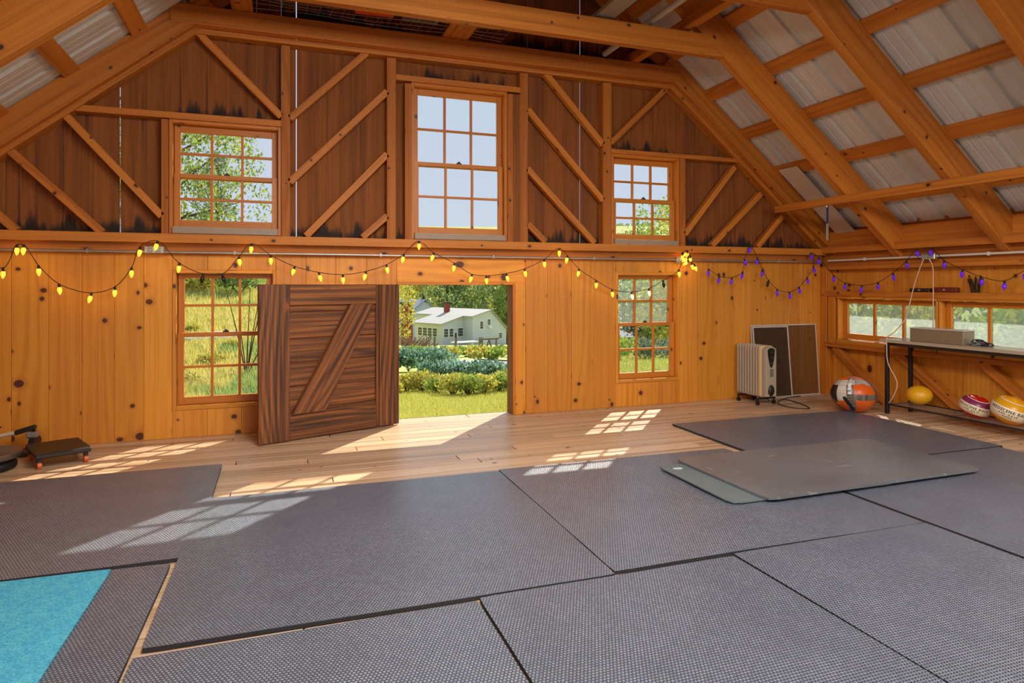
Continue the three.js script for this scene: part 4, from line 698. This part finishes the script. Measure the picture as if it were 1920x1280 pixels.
// ---------------------------------------------------------------- leaves, grass, shrubs, trees
const leafGeo = (() => { const g = new THREE.BufferGeometry(); g.setAttribute('position', new THREE.Float32BufferAttribute([0, 0, 0, 0.32, 0.5, 0.10, 0, 1, 0, -0.32, 0.5, 0.10], 3)); g.setIndex([0, 1, 2, 0, 2, 3]); g.computeVertexNormals(); return g; })();
const bladeGeo = (() => { const P = []; for (let k = 0; k < 4; k++) { const a = k * 1.7, x = Math.cos(a), z = Math.sin(a), w = 0.07; P.push(-z * w + x * 0.1, 0, x * w + z * 0.1, z * w + x * 0.1, 0, -x * w + z * 0.1, x * 0.55, 0.75 + 0.2 * (k % 2), z * 0.55); } const g = new THREE.BufferGeometry(); g.setAttribute('position', new THREE.Float32BufferAttribute(P, 3)); g.computeVertexNormals(); return g; })();
const leafMat = new THREE.MeshPhysicalMaterial({ color: 0xffffff, roughness: 1, transmission: 0.45, thickness: 0, side: THREE.DoubleSide });
const grassMat = new THREE.MeshPhysicalMaterial({ color: 0xffffff, roughness: 1, transmission: 0.4, thickness: 0, side: THREE.DoubleSide });
function instances(parent, name, geo, mat, n, fn) {
  const m = shadows(new THREE.InstancedMesh(geo, mat, n)), o = new THREE.Object3D(), col = new THREE.Color(); m.name = name; m.userData.kind = 'stuff';
  for (let i = 0; i < n; i++) { const [p, rot, s, c] = fn(i); o.position.copy(p); o.rotation.set(...rot); if (Array.isArray(s)) o.scale.set(...s); else o.scale.setScalar(s); o.updateMatrix(); m.setMatrixAt(i, o.matrix); m.setColorAt(i, col.setRGB(...c)); }
  m.instanceMatrix.needsUpdate = true; if (m.instanceColor) m.instanceColor.needsUpdate = true; parent.add(m); return m;
}
const GREEN = { fresh: [[0.28, 0.38, 0.05], [0.38, 0.44, 0.07], [0.20, 0.30, 0.05]], yellow: [[0.50, 0.46, 0.06], [0.40, 0.42, 0.06], [0.56, 0.47, 0.09]], mid: [[0.19, 0.29, 0.07], [0.27, 0.36, 0.09], [0.13, 0.22, 0.06]], blue: [[0.16, 0.30, 0.20], [0.26, 0.40, 0.32], [0.10, 0.22, 0.12]], grey: [[0.15, 0.20, 0.13], [0.21, 0.26, 0.17], [0.10, 0.15, 0.09]] };
const shadeOf = pal => { const c = pal[Math.floor(rnd() * pal.length)], k = rr(0.8, 1.2); return [c[0] * k, c[1] * k, c[2] * k]; };
const barkM = std({ color: 0x54463a, roughness: 0.95 });
function crown(parent, clusters, n, size, pal, name = 'foliage') {
  const tot = clusters.reduce((s, c) => s + c[3] ** 2, 0), acc = []; let a = 0; for (const c of clusters) { a += c[3] ** 2 / tot; acc.push(a); }
  return instances(parent, name, leafGeo, leafMat, n, () => {
    const q = rnd(), c = clusters[Math.max(0, acc.findIndex(x => x >= q))], th = rr(0, 6.283), z = rr(-1, 1), r = Math.cbrt(rr(0.15, 1)), k = Math.sqrt(1 - z * z);
    return [new THREE.Vector3(c[0] + c[3] * r * k * Math.cos(th), c[1] + c[3] * 0.8 * r * z, c[2] + c[3] * r * k * Math.sin(th)), [rr(-1.2, 1.2), rr(0, 6.28), rr(-1.2, 1.2)], size * rr(0.7, 1.3), shadeOf(pal)];
  });
}
function tree(name, label, u, v, H, R, n, size, pal, { base = 0.25, k = 14, group, sink = 0.2 } = {}) {
  const t = thing(name, label, 'tree', [u, groundH(u, v) - sink, v], 0, group), cl = [], wood = [];
  const top = new THREE.Vector3(rr(-0.05, 0.05) * H, H * 0.9, rr(-0.05, 0.05) * H);
  wood.push(taper([new THREE.Vector3(), new THREE.Vector3(rr(-0.02, 0.02) * H, H * 0.45, rr(-0.02, 0.02) * H), top], H * 0.022, H * 0.005, 10, 7));
  for (let i = 0; i < k; i++) { const f = base + (1 - base) * (i + 0.5) / k, a = i * 2.4 + rr(-0.4, 0.4), w = R * Math.sin(Math.PI * Math.min(0.96, 0.18 + 0.80 * (f - base) / (1 - base))) * rr(0.55, 0.85), y = f * H;
    const end = new THREE.Vector3(Math.cos(a) * w, y, Math.sin(a) * w); cl.push([end.x, end.y, end.z, R * rr(0.32, 0.48)]);
    if (i < k - 2) wood.push(taper([new THREE.Vector3(0, y * 0.72, 0), new THREE.Vector3(end.x * 0.5, y * 0.86, end.z * 0.5), end], H * 0.007, H * 0.0015, 6, 5)); }
  cl.push([top.x, H * 0.92, top.z, R * 0.35]);
  mesh(t, 'trunk', merged(wood), barkM); crown(t, cl, n, size, pal); return t;
}
function shrub(name, label, u, v, w, d, ht, n, size, pal, group, cat = 'shrub') {
  const t = thing(name, label, cat, [u, groundH(u, v), v], rr(0, 6), group), cl = [], wood = [];
  const k = 7; for (let i = 0; i < k; i++) { const a = i * 2.4, q = Math.sqrt(i / k); cl.push([Math.cos(a) * q * w * 0.36, ht * rr(0.38, 0.62), Math.sin(a) * q * d * 0.36, Math.min(w, ht * 1.2) * rr(0.26, 0.36)]); wood.push(taper([new THREE.Vector3(), new THREE.Vector3(cl[i][0] * 0.6, ht * 0.3, cl[i][2] * 0.6), new THREE.Vector3(cl[i][0], cl[i][1], cl[i][2])], 0.012, 0.005, 4, 4)); }
  mesh(t, 'stem', merged(wood), barkM); crown(t, cl, n, size, pal); return t;
}
{ // grass blades where the openings look out
  const gr = thing('meadow_grass', 'grass blades and low weeds of the lawn and hillside', 'grass'); gr.userData.kind = 'stuff';
  const spot = (a0, a1, r0, r1) => { const a = rr(a0, a1) * Math.PI / 180, r = r0 * Math.pow(r1 / r0, rnd()); return [r * Math.sin(a), r * Math.cos(a), r]; };
  instances(gr, 'lawn_blades', bladeGeo, grassMat, 26000, () => { const [u, v, r] = spot(8, 24, 7.0, 15); return [V3(u, groundH(u, v), v), [rr(-0.3, 0.3), rr(0, 6.28), rr(-0.3, 0.3)], [0.09, rr(0.05, 0.09), 0.09], shadeOf(GREEN.yellow).map((c, i) => c * [1.15, 1.25, 1.6][i])]; });
  instances(gr, 'hill_blades', bladeGeo, grassMat, 36000, () => { const [u, v, r] = spot(-13, 4, 7.0, 28); const w = fbm(u * 0.8 + 50, v * 0.8 + 50, 200, 200, 231, 3); return [V3(u, groundH(u, v), v), [rr(-0.4, 0.4), rr(0, 6.28), rr(-0.4, 0.4)], [0.16, rr(0.07, 0.22) * (0.5 + w), 0.16], shadeOf(w > 0.55 ? GREEN.fresh : GREEN.yellow).map((c, i) => c * [1.4, 1.35, 2.4][i])]; });
  instances(gr, 'field_blades', bladeGeo, grassMat, 20000, () => { const [u, v] = spot(24, 42, 12, 60); return [V3(u, groundH(u, v), v), [rr(-0.3, 0.3), rr(0, 6.28), rr(-0.3, 0.3)], [0.2, rr(0.08, 0.2), 0.2], shadeOf(GREEN.yellow).map((c, i) => c * [1, 1.1, 1.6][i])]; });
}
{ // garden seen through the doorway: a low flowering border, then kale, then sheets over bare beds
  const P = (x, z) => fromEye(x, z);
  for (let i = 0; i < 9; i++) { const [u, v] = P(733 + i * 29, 11.6 + 0.5 * Math.sin(i)); shrub('border_plant', `low bushy border plant edging the lawn, ${NTH[i]} from the door hinge`, u, v, 0.54, 0.46, 0.36 + 0.05 * (i % 3), 700, 0.055, i < 2 ? GREEN.yellow : i % 2 ? GREEN.fresh : GREEN.yellow, 'low border plants along the lawn'); }
  for (let i = 0; i < 9; i++) { const [u, v] = P(735 + i * 30, 13.2 + 0.6 * Math.sin(i * 2)); shrub('border_plant', `pale leafy plant behind the lawn border, ${NTH[i]} from the door hinge`, u, v, 0.7, 0.5, 0.30, 600, 0.06, GREEN.yellow, 'second row of border plants'); }
  for (let i = 0; i < 12; i++) { const far = i < 5, [u, v] = far ? P(745 + i * 21, 20.5 + 0.8 * Math.sin(i * 3)) : P(806 + (i - 5) * 20, 17.2 + 0.4 * Math.sin(i * 2)); shrub('kale_plant', far ? `tall blue-green kale plant in the farther bed, ${NTH[i]} from the door hinge` : `blue-green kale plant in the nearer bed, ${NTH[i - 5]} from the crumpled white sheet`, u, v, far ? 0.95 : 0.72, 0.7, far ? 0.82 : 0.42, 460, far ? 0.13 : 0.10, GREEN.blue, far ? 'kale in the farther bed' : 'kale in the nearer bed', 'vegetable'); }
  for (let i = 0; i < 10; i++) { const [u, v] = P(760 + i * 23, 34 + 4 * Math.sin(i * 1.7)); shrub('garden_plant', `sprawling squash plant before the fence posts, ${NTH[i]} from the brush pile`, u, v, 2.0, 1.4, 0.65, 420, 0.19, i % 3 ? GREEN.fresh : GREEN.yellow, 'squash plants before the fence', 'vegetable'); }
  // grey sheets spread over beds
  const sheetOn = (label, x0, x1, z0, z1, col) => { const t = thing('ground_sheet', label, 'ground sheet', [...(() => { const [u, v] = P((x0 + x1) / 2, (z0 + z1) / 2); return [u, groundH(u, v), v]; })()], 0, 'sheets over the garden beds'), Pn = [], I = []; const N = 14;
    for (let i = 0; i <= N; i++) for (let j = 0; j <= N; j++) { const [u, v] = P(x0 + (x1 - x0) * i / N, z0 + (z1 - z0) * j / N); Pn.push(u - t.position.x, groundH(u, v) + 0.05 + 0.03 * fbm(u * 2 + 90, v * 2 + 90, 99, 99, 7) - t.position.y, -v - t.position.z); if (i && j) { const k = i * (N + 1) + j; I.push(k, k - 1, k - N - 1, k - 1, k - N - 2, k - N - 1); } }
    const g = new THREE.BufferGeometry(); g.setAttribute('position', new THREE.Float32BufferAttribute(Pn, 3)); g.setIndex(I); g.computeVertexNormals(); mesh(t, 'sheet', g, std({ color: col, roughness: 0.7, side: THREE.DoubleSide })); };
  sheetOn('large pale grey sheet laid over a garden bed', 835, 985, 23.5, 30, 0x8f9098);
  sheetOn('small crumpled white sheet at the edge of the kale bed', 790, 818, 14.6, 15.6, 0xb5b0a8);
  const hose = thing('garden_hose', 'thin black hose across the grey garden sheet', 'hose', [...(() => { const [u, v] = P(945, 26.5); return [u, groundH(u, v), v]; })()]);
  mesh(hose, 'pipe', tube([[900, 28.5], [925, 27.6], [945, 26.7], [975, 26.2]].map(([x, z]) => { const [u, v] = P(x, z); return new THREE.Vector3(u - hose.position.x, groundH(u, v) + 0.12 - hose.position.y, -v - hose.position.z); }), 0.03, 5), M.black);
  const postM = std({ color: 0x6b6258, roughness: 0.95 });
  [[760, 60, 1.5, 'weathered grey fence post among the garden shrubs'], [814, 58, 1.35, 'leaning weathered fence post in the mown field'], [854, 55, 1.25, 'weathered fence post before the porch'], [901, 50, 1.25, 'thick fence post beside the timber trestle']].forEach(([x, z, ht, label], i) => { const [u, v] = P(x, z), p = thing('fence_post', label, 'post', [u, groundH(u, v) - 0.1, v], 0.3 * i, 'fence posts in the field'); const g = taper([new THREE.Vector3(), new THREE.Vector3(0.02, ht / 2, 0), new THREE.Vector3(0.05, ht, 0.02)], i === 3 ? 0.2 : 0.12, i === 3 ? 0.18 : 0.1, 4, 8); mesh(p, 'post', g, postM); });
  { const [u, v] = P(917, 48), s = thing('timber_trestle', 'old timber trestle standing in the field by the fence', 'trestle', [u, groundH(u, v), v], 0.2); const a = (x0, y0, x1, y1) => mesh(s, 'leg', rod(new THREE.Vector3(x0, y0, 0), new THREE.Vector3(x1, y1, 0), 0.06, 6), postM); a(-0.35, 0, 0, 0.95); a(0.35, 0, 0, 0.95); a(0.6, 0, 0.6, 1.05); mesh(s, 'top_rail', cbox(1.6, 0.12, 0.14, 0.01), postM, [0, 1.02, 0]); }
  { const [u, v] = P(872, 62), s = thing('garden_table', 'pale garden table with chairs stacked around it in the field', 'table', [u, groundH(u, v), v], 0.3), wm = std({ color: 0xc8c6c0, roughness: 0.5 }); mesh(s, 'top', cbox(2.6, 0.08, 1.2, 0.02), wm, [0, 0.78, 0]); for (const x of [-1.15, 1.15]) for (const z of [-0.5, 0.5]) mesh(s, 'leg', cbox(0.07, 0.76, 0.07, 0.01), wm, [x, 0.38, z]); mesh(s, 'bench', cbox(2.8, 0.06, 0.3, 0.01), wm, [0.2, 0.45, 1.1]); }
  { const [u, v] = P(783, 42), s = thing('brush_pile', 'brown pile of dry brush beyond the kale', 'brush', [u, groundH(u, v), v]); const W = []; for (let i = 0; i < 60; i++) { const a = rr(0, 6.28), r = rr(0.2, 1.4); W.push(rod(new THREE.Vector3(rr(-0.9, 0.9), 0.05, rr(-0.6, 0.6)), new THREE.Vector3(Math.cos(a) * r, rr(0.3, 1.3), Math.sin(a) * r), 0.025, 4)); } mesh(s, 'sticks', merged(W), std({ color: 0x7c5c4a, roughness: 0.95 })).userData.kind = 'stuff'; }
}
{ // the white farmhouse
  const Z = 125, [u, v] = fromEye(886, Z), y0 = 1.3 - 106 / 1230 * Z;
  const h = thing('farmhouse', 'pale grey farmhouse with metal roof and glazed porch down the slope', 'house', [u, y0, v], Math.PI / 4 - YAW);
  const wall = std({ color: 0xc4cad4, roughness: 0.8 }), rm = std({ color: 0xa5a49e, roughness: 0.55 }), dk = std({ color: 0x3c4046, roughness: 0.4 }), tr = std({ color: 0xe2e2e0, roughness: 0.7 }), brick = std({ color: 0x8a4436, roughness: 0.9 });
  const ext = (pts, depth) => { const s = new THREE.Shape(); pts.forEach(([x, y], i) => i ? s.lineTo(x, y) : s.moveTo(x, y)); s.closePath(); return new THREE.ExtrudeGeometry(s, { depth, bevelEnabled: false }); };
  mesh(h, 'main_wall', ext([[0, -1.5], [9, -1.5], [9, 1.95], [4.6, 5.8], [0, 4.75]], 17.6), wall, [0, 0, -17.6]);
  mesh(h, 'porch_wall', ext([[-5.2, -1.2], [0, -1.2], [0, 4.7], [-5.2, 3.45]], 8.6), wall, [0, 0, -11.2]);
  const slab = (x0, y0, x1, y1, z0, z1, t = 0.16) => { const m = mesh(h, 'roof_slope', ext([[x0, y0], [x1, y1], [x1, y1 + t], [x0, y0 + t]], z1 - z0), rm, [0, 0, z0]); return m; };
  slab(-0.5, 4.68, 4.62, 5.86, -18, 0.5); slab(4.58, 5.86, 9.7, 1.38, -18, 0.5); slab(-5.8, 3.33, -0.45, 4.69, -11.6, -2.2);
  const win = (x, y, z, w, ht, side) => { const f = mesh(h, 'window', cbox(side ? 0.1 : w + 0.3, ht + 0.3, side ? w + 0.3 : 0.1, 0.02), tr, [x, y, z]); mesh(f, 'pane', cbox(side ? 0.1 : w, ht, side ? w : 0.1, 0.02), dk, side ? [-0.03, 0, 0] : [0, 0, 0.03]); for (const k of [-1, 1]) mesh(f, 'glazing_bar', cbox(side ? 0.02 : w, 0.06, side ? w : 0.02, 0.005), tr, side ? [-0.085, k * ht / 6, 0] : [0, k * ht / 6, 0.085]); };
  win(2.3, 3.0, 0.02, 0.75, 1.35); win(4.25, 3.55, 0.02, 0.75, 1.0); win(7.35, 0.75, 0.02, 0.8, 1.0);
  for (const z of [-9.6, -8.05, -6.5, -4.95]) win(-5.22, 1.75, z + 0.1, 1.2, 1.5, true);
  for (const [x, w, ht] of [[-4.4, 0.95, 1.5], [-3.1, 0.9, 1.5], [-0.85, 1.2, 1.5]]) win(x, 1.7, -2.58, w, ht);
  const dr = mesh(h, 'porch_door', cbox(0.9, 2.2, 0.1, 0.02), tr, [-2.05, 0.75, -2.58]); mesh(dr, 'pane', cbox(0.5, 1.1, 0.1, 0.01), dk, [0, 0.35, 0.03]);
  mesh(h, 'air_conditioner', cbox(0.7, 0.5, 0.5, 0.04), tr, [4.35, 2.6, 0.25]); mesh(h, 'fuel_tank', cbox(2.0, 1.0, 0.8, 0.2), tr, [2.2, -0.3, 1.0]);
  const ch = mesh(h, 'chimney', cbox(0.9, 2.1, 0.9, 0.02), brick, [1.5, 6.1, -9.5]); mesh(ch, 'chimney_cap', cbox(1.1, 0.2, 1.1, 0.02), M.slab, [0, 1.1, 0]);
  for (let i = 0; i < 2; i++) { const x = [763, 795][i], zz = 118 + i * 30, [cu, cv] = fromEye(x, zz), top = 1.3 - [34, 32][i] / 1230 * zz, c = thing('brick_chimney', i ? 'slim brick chimney with pointed cap behind the farmhouse roof' : 'broad red brick chimney stack beside the farmhouse porch', 'chimney', [cu, groundH(cu, cv), cv], 0.4), ht = top - groundH(cu, cv); mesh(c, 'stack', cbox(i ? 0.8 : 1.6, ht, i ? 0.8 : 1.4, 0.03), brick, [0, ht / 2, 0]); mesh(c, 'cap', i ? new THREE.ConeGeometry(1.1, 1.6, 4).translate(0, 0.8, 0) : cbox(2.0, 0.3, 1.8, 0.03), M.slab, [0, ht, 0]); }
  { const [su, sv] = fromEye(775, 150), s = thing('far_roof', 'grey pitched outbuilding roof behind the farmhouse', 'building', [su, groundH(su, sv), sv], Math.PI / 4 - YAW); mesh(s, 'wall', ext([[-4, 0], [4, 0], [4, 7.5], [0, 10.2], [-4, 7.5]], 8), wall, [0, 0, -4]); for (const k of [1, -1]) mesh(s, 'roof_slope', ext([[0, 10.2], [k * 4.5, 7.2], [k * 4.5, 7.4], [0, 10.45]], 9), std({ color: 0x8f98a4, roughness: 0.6 }), [0, 0, -4.5]); }
}
{ // trees
  const far = [[700, 150, 17, 6, 'yellow'], [742, 168, 19, 6.5, 'yellow'], [790, 175, 18, 6.5, 'yellow'], [838, 160, 19, 7, 'mid'], [870, 165, 20, 7, 'mid'], [905, 172, 18, 6.5, 'yellow'], [935, 158, 21, 7, 'mid'], [965, 150, 20, 6.5, 'mid'], [1000, 160, 20, 7, 'fresh'], [950, 138, 15, 4, 'fresh'], [815, 190, 20, 8, 'fresh'], [895, 195, 21, 8, 'mid'], [760, 195, 20, 8, 'yellow']];
  const names = { yellow: 'yellowing broadleaf tree behind the farmhouse', mid: 'dark green broadleaf tree behind the farmhouse', fresh: 'fresh green broadleaf tree behind the farmhouse' };
  far.sort((a, b) => a[0] - b[0]).forEach(([x, z, H, R, p], i) => { const [u, v] = fromEye(x, z); tree('wood_tree', `${names[p]}, ${NTH[i]} along from the brick chimneys`, u, v, H, R, 3600, 0.62, GREEN[p], { base: 0.12, group: 'trees behind the farmhouse' }); });
  { const [u, v] = fromEye(742, 44); tree('garden_tree', 'small pale young tree at the garden edge by the door leaf', u, v, 5.2, 1.5, 1800, 0.17, GREEN.yellow, { base: 0.3 }); }
  const side = [[1075, 92, 13, 5, 'mid'], [1120, 96, 13.5, 5, 'mid'], [1168, 98, 16.5, 5, 'grey'], [1207, 96, 17.5, 5, 'mid'], [1248, 74, 16.5, 5.5, 'fresh'], [1290, 66, 15, 5, 'yellow'], [1240, 62, 8, 3.0, 'fresh'], [1262, 54, 8, 3.2, 'yellow'], [1213, 66, 6.5, 2.4, 'grey']];
  side.forEach(([x, z, H, R, p], i) => { const [u, v] = fromEye(x, z); tree('field_tree', { mid: 'dark green tree at the field edge', grey: 'grey-green tree at the field edge', fresh: 'fresh green tree at the field edge', yellow: 'yellow-green tree at the field edge' }[p] + `, ${NTH[i]} along beyond the shed`, u, v, H, R, 3200, 0.36, GREEN[p], { base: 0.1, group: 'trees at the field edge' }); });
  // broad tree on the hillside, its branches reaching across the upper left window
  { const [u, v] = fromEye(300, 17); tree('hillside_tree', 'broad leafy tree on the hillside filling the upper window', u, v, 8.2, 3.0, 20000, 0.10, [...GREEN.fresh, ...GREEN.yellow.slice(0, 2), ...GREEN.mid], { base: 0.14, k: 26 }); }
  { const [u, v] = fromEye(405, 42); const t = tree('spruce', 'dark conical spruce far behind the hillside tree', u, v, 7.4, 1.5, 4200, 0.16, GREEN.grey, { base: 0.05, k: 18 }); }
  // trees and bushes beyond the low right-hand windows
  [[15, 13.5, 6, 2.6, 'grey'], [17, 9.5, 6.5, 3, 'fresh'], [15.5, 7, 6, 2.6, 'yellow'], [17, 4.2, 6.5, 3, 'fresh'], [21, 16, 7.5, 3.2, 'mid'], [22, 11, 8, 3.4, 'mid'], [20, 6, 8, 3.2, 'mid']].forEach(([u, v, H, R, p], i) => tree('bank_tree', `${{ grey: 'grey-green', fresh: 'fresh green', yellow: 'yellow-green', mid: 'dark green' }[p]} bushy tree outside the low windows, ${i < 4 ? NTH[i] + ' of the near row' : NTH[i - 4] + ' of the back row'}`, u, v, H, R, 2600, 0.24, GREEN[p], { base: 0.02, group: 'trees outside the low windows' }));
  for (let i = 0; i < 9; i++) { const v = 2.5 + i * 1.45, u = 13.2 + 1.2 * Math.sin(i * 2.3); shrub('hedge_shrub', `dense hedge shrub outside the low windows, ${NTH[i]} along`, u, v, 2.0, 1.6, 2.6, 1100, 0.17, [GREEN.grey, GREEN.fresh, GREEN.yellow][i % 3], 'hedge outside the low windows'); }
  // bare sapling, posts and stones on the hillside
  { const [u, v] = fromEye(462, 9.2), s = thing('bare_sapling', 'bare thin sapling on the grassy hillside outside the lower window', 'sapling', [u, groundH(u, v), v]); const W = []; for (const [dx, dz, ht] of [[-0.28, 0.1, 1.35], [0.05, 0, 1.25], [0.28, 0.05, 1.4], [0.16, -0.1, 1.1], [-0.1, -0.1, 0.8], [0.35, 0.1, 0.7]]) W.push(taper([new THREE.Vector3(0, 0, 0), new THREE.Vector3(dx * 0.35, ht * 0.4, dz * 0.4), new THREE.Vector3(dx, ht, dz)], 0.011, 0.004, 8, 5)); mesh(s, 'branches', merged(W), barkM); }
  [[358, 21, 1.1], [367, 21.5, 1.5], [434, 20, 1.5]].forEach(([x, z, ht], i) => { const [u, v] = fromEye(x, z), p = thing('pasture_post', ['short thin pasture post on the crest of the hill', 'thick pasture post on the crest of the hill', 'leaning pasture post against the scrub on the hill'][i], 'post', [u, groundH(u, v) - 0.1, v]); mesh(p, 'post', taper([new THREE.Vector3(), new THREE.Vector3(0.03 * i, ht / 2, 0), new THREE.Vector3(0.08 * i, ht, 0)], 0.06 + 0.02 * (i % 2), 0.05, 4, 7), std({ color: 0x6e6458, roughness: 0.95 })); });
  for (let i = 0; i < 8; i++) { const [u, v] = fromEye(330 + i * 24, 19 + 2.5 * Math.sin(i * 2.1)); shrub('hill_scrub', `ragged scrub bush on the hill crest, ${NTH[i]} from the broad hillside tree`, u, v, 1.6, 1.2, 0.8, 500, 0.12, i % 2 ? GREEN.mid : GREEN.yellow, 'scrub along the hill crest'); }
  for (let i = 0; i < 4; i++) { const [u, v] = fromEye(345 + (i * 47) % 130, 8.6 + i * 1.1); shrub('weed_clump', `bright green weed clump on the hillside, ${NTH[i]} up from the barn wall`, u, v, 0.4, 0.4, 0.2, 260, 0.05, GREEN.yellow, 'weed clumps on the hillside', 'weed'); }
  { const [u, v] = fromEye(405, 11.6), s = thing('stone', 'flat pale stone lying in the hillside grass', 'stone', [u, groundH(u, v), v], 0.5); const g = new THREE.IcosahedronGeometry(0.42, 2); const p = g.attributes.position; for (let i = 0; i < p.count; i++) { const q = 0.8 + 0.4 * fbm(p.getX(i) * 3 + 9, p.getZ(i) * 3 + 9 + p.getY(i), 60, 60, 5); p.setXYZ(i, p.getX(i) * 1.5 * q, p.getY(i) * 0.3 * q, p.getZ(i) * 0.8 * q); } g.computeVertexNormals(); mesh(s, 'rock', g, std({ color: 0xb0a79c, roughness: 0.9 })); }
  // shed and rockery beyond the lower right window
  { const [u, v] = fromEye(1160, 76), s = thing('garden_shed', 'low weathered grey shed with shallow roof in the field', 'shed', [u, groundH(u, v), v], -YAW + 0.15), wd = std({ color: 0x7d7f84, roughness: 0.9 }); mesh(s, 'wall', cbox(6.5, 1.8, 3, 0.03), wd, [-1.5, 0.8, 0]); for (let i = 0; i < 13; i++) mesh(s, 'wall_board', cbox(0.44, 1.7, 0.06, 0.02), std({ color: i % 2 ? 0x84868a : 0x74767c, roughness: 0.9 }), [-4.5 + i * 0.5, 0.8, 1.53]); const r = mesh(s, 'roof', cbox(7.4, 0.14, 4.2, 0.03), std({ color: 0x70737a, roughness: 0.8 }), [-1.5, 2.0, 0.2]); r.rotation.x = 0.28; }
  for (let i = 0; i < 9; i++) { const [u, v] = fromEye(1160 + (i * 41) % 115, 30 + (i * 3.7) % 12); shrub('bank_shrub', `${i % 3 ? 'dark straggling' : 'bright green'} shrub on the rough bank, ${NTH[i]} from the shed`, u, v, 1.8, 1.4, 1.3, 420, 0.15, i % 3 ? GREEN.grey : GREEN.fresh, 'shrubs on the rough bank'); }
}
{ // wooded hill on the skyline
  const hl = struct('hill', 'distant wooded hill on the skyline', 'hill'); const P = [], I = [], N = 90, K = 10;
  for (let i = 0; i <= N; i++) for (let j = 0; j <= K; j++) { const x = 500 + 1100 * i / N, d = 300 + j * 14, [u, v] = fromEye(x, d), prof = 27 * smooth(760, 1010, x) * smooth(1700, 1200, x) + 9; const y = -18 + (prof + 18) * Math.sin(Math.min(1, j / K) * Math.PI / 2) + 3.2 * fbm(u * 0.2 + 500, v * 0.2 + 900, 999, 999, 241, 3); P.push(u, y, -v); if (i && j) { const k = i * (K + 1) + j; I.push(k, k - K - 1, k - 1, k - 1, k - K - 1, k - K - 2); } }
  const g = new THREE.BufferGeometry(); g.setAttribute('position', new THREE.Float32BufferAttribute(P, 3)); g.setIndex(I); g.computeVertexNormals(); mesh(hl, 'slope', g, std({ color: 0x56683c, roughness: 1, side: THREE.DoubleSide }));
  instances(hl, 'tree_tops', leafGeo, leafMat, 9000, () => { const x = rr(500, 1600), t = rnd(), d = 300 + t * 138, [u, v] = fromEye(x, d), prof = 27 * smooth(760, 1010, x) * smooth(1700, 1200, x) + 9; const y = -18 + (prof + 18) * Math.sin(Math.min(1, t * 138 / 140) * Math.PI / 2) + rr(0, 4.5); return [V3(u, y, v), [rr(-1, 1), rr(0, 6), rr(-1, 1)], rr(2, 3.6), shadeOf(GREEN.mid)]; });
}

renderer.render(scene, camera);
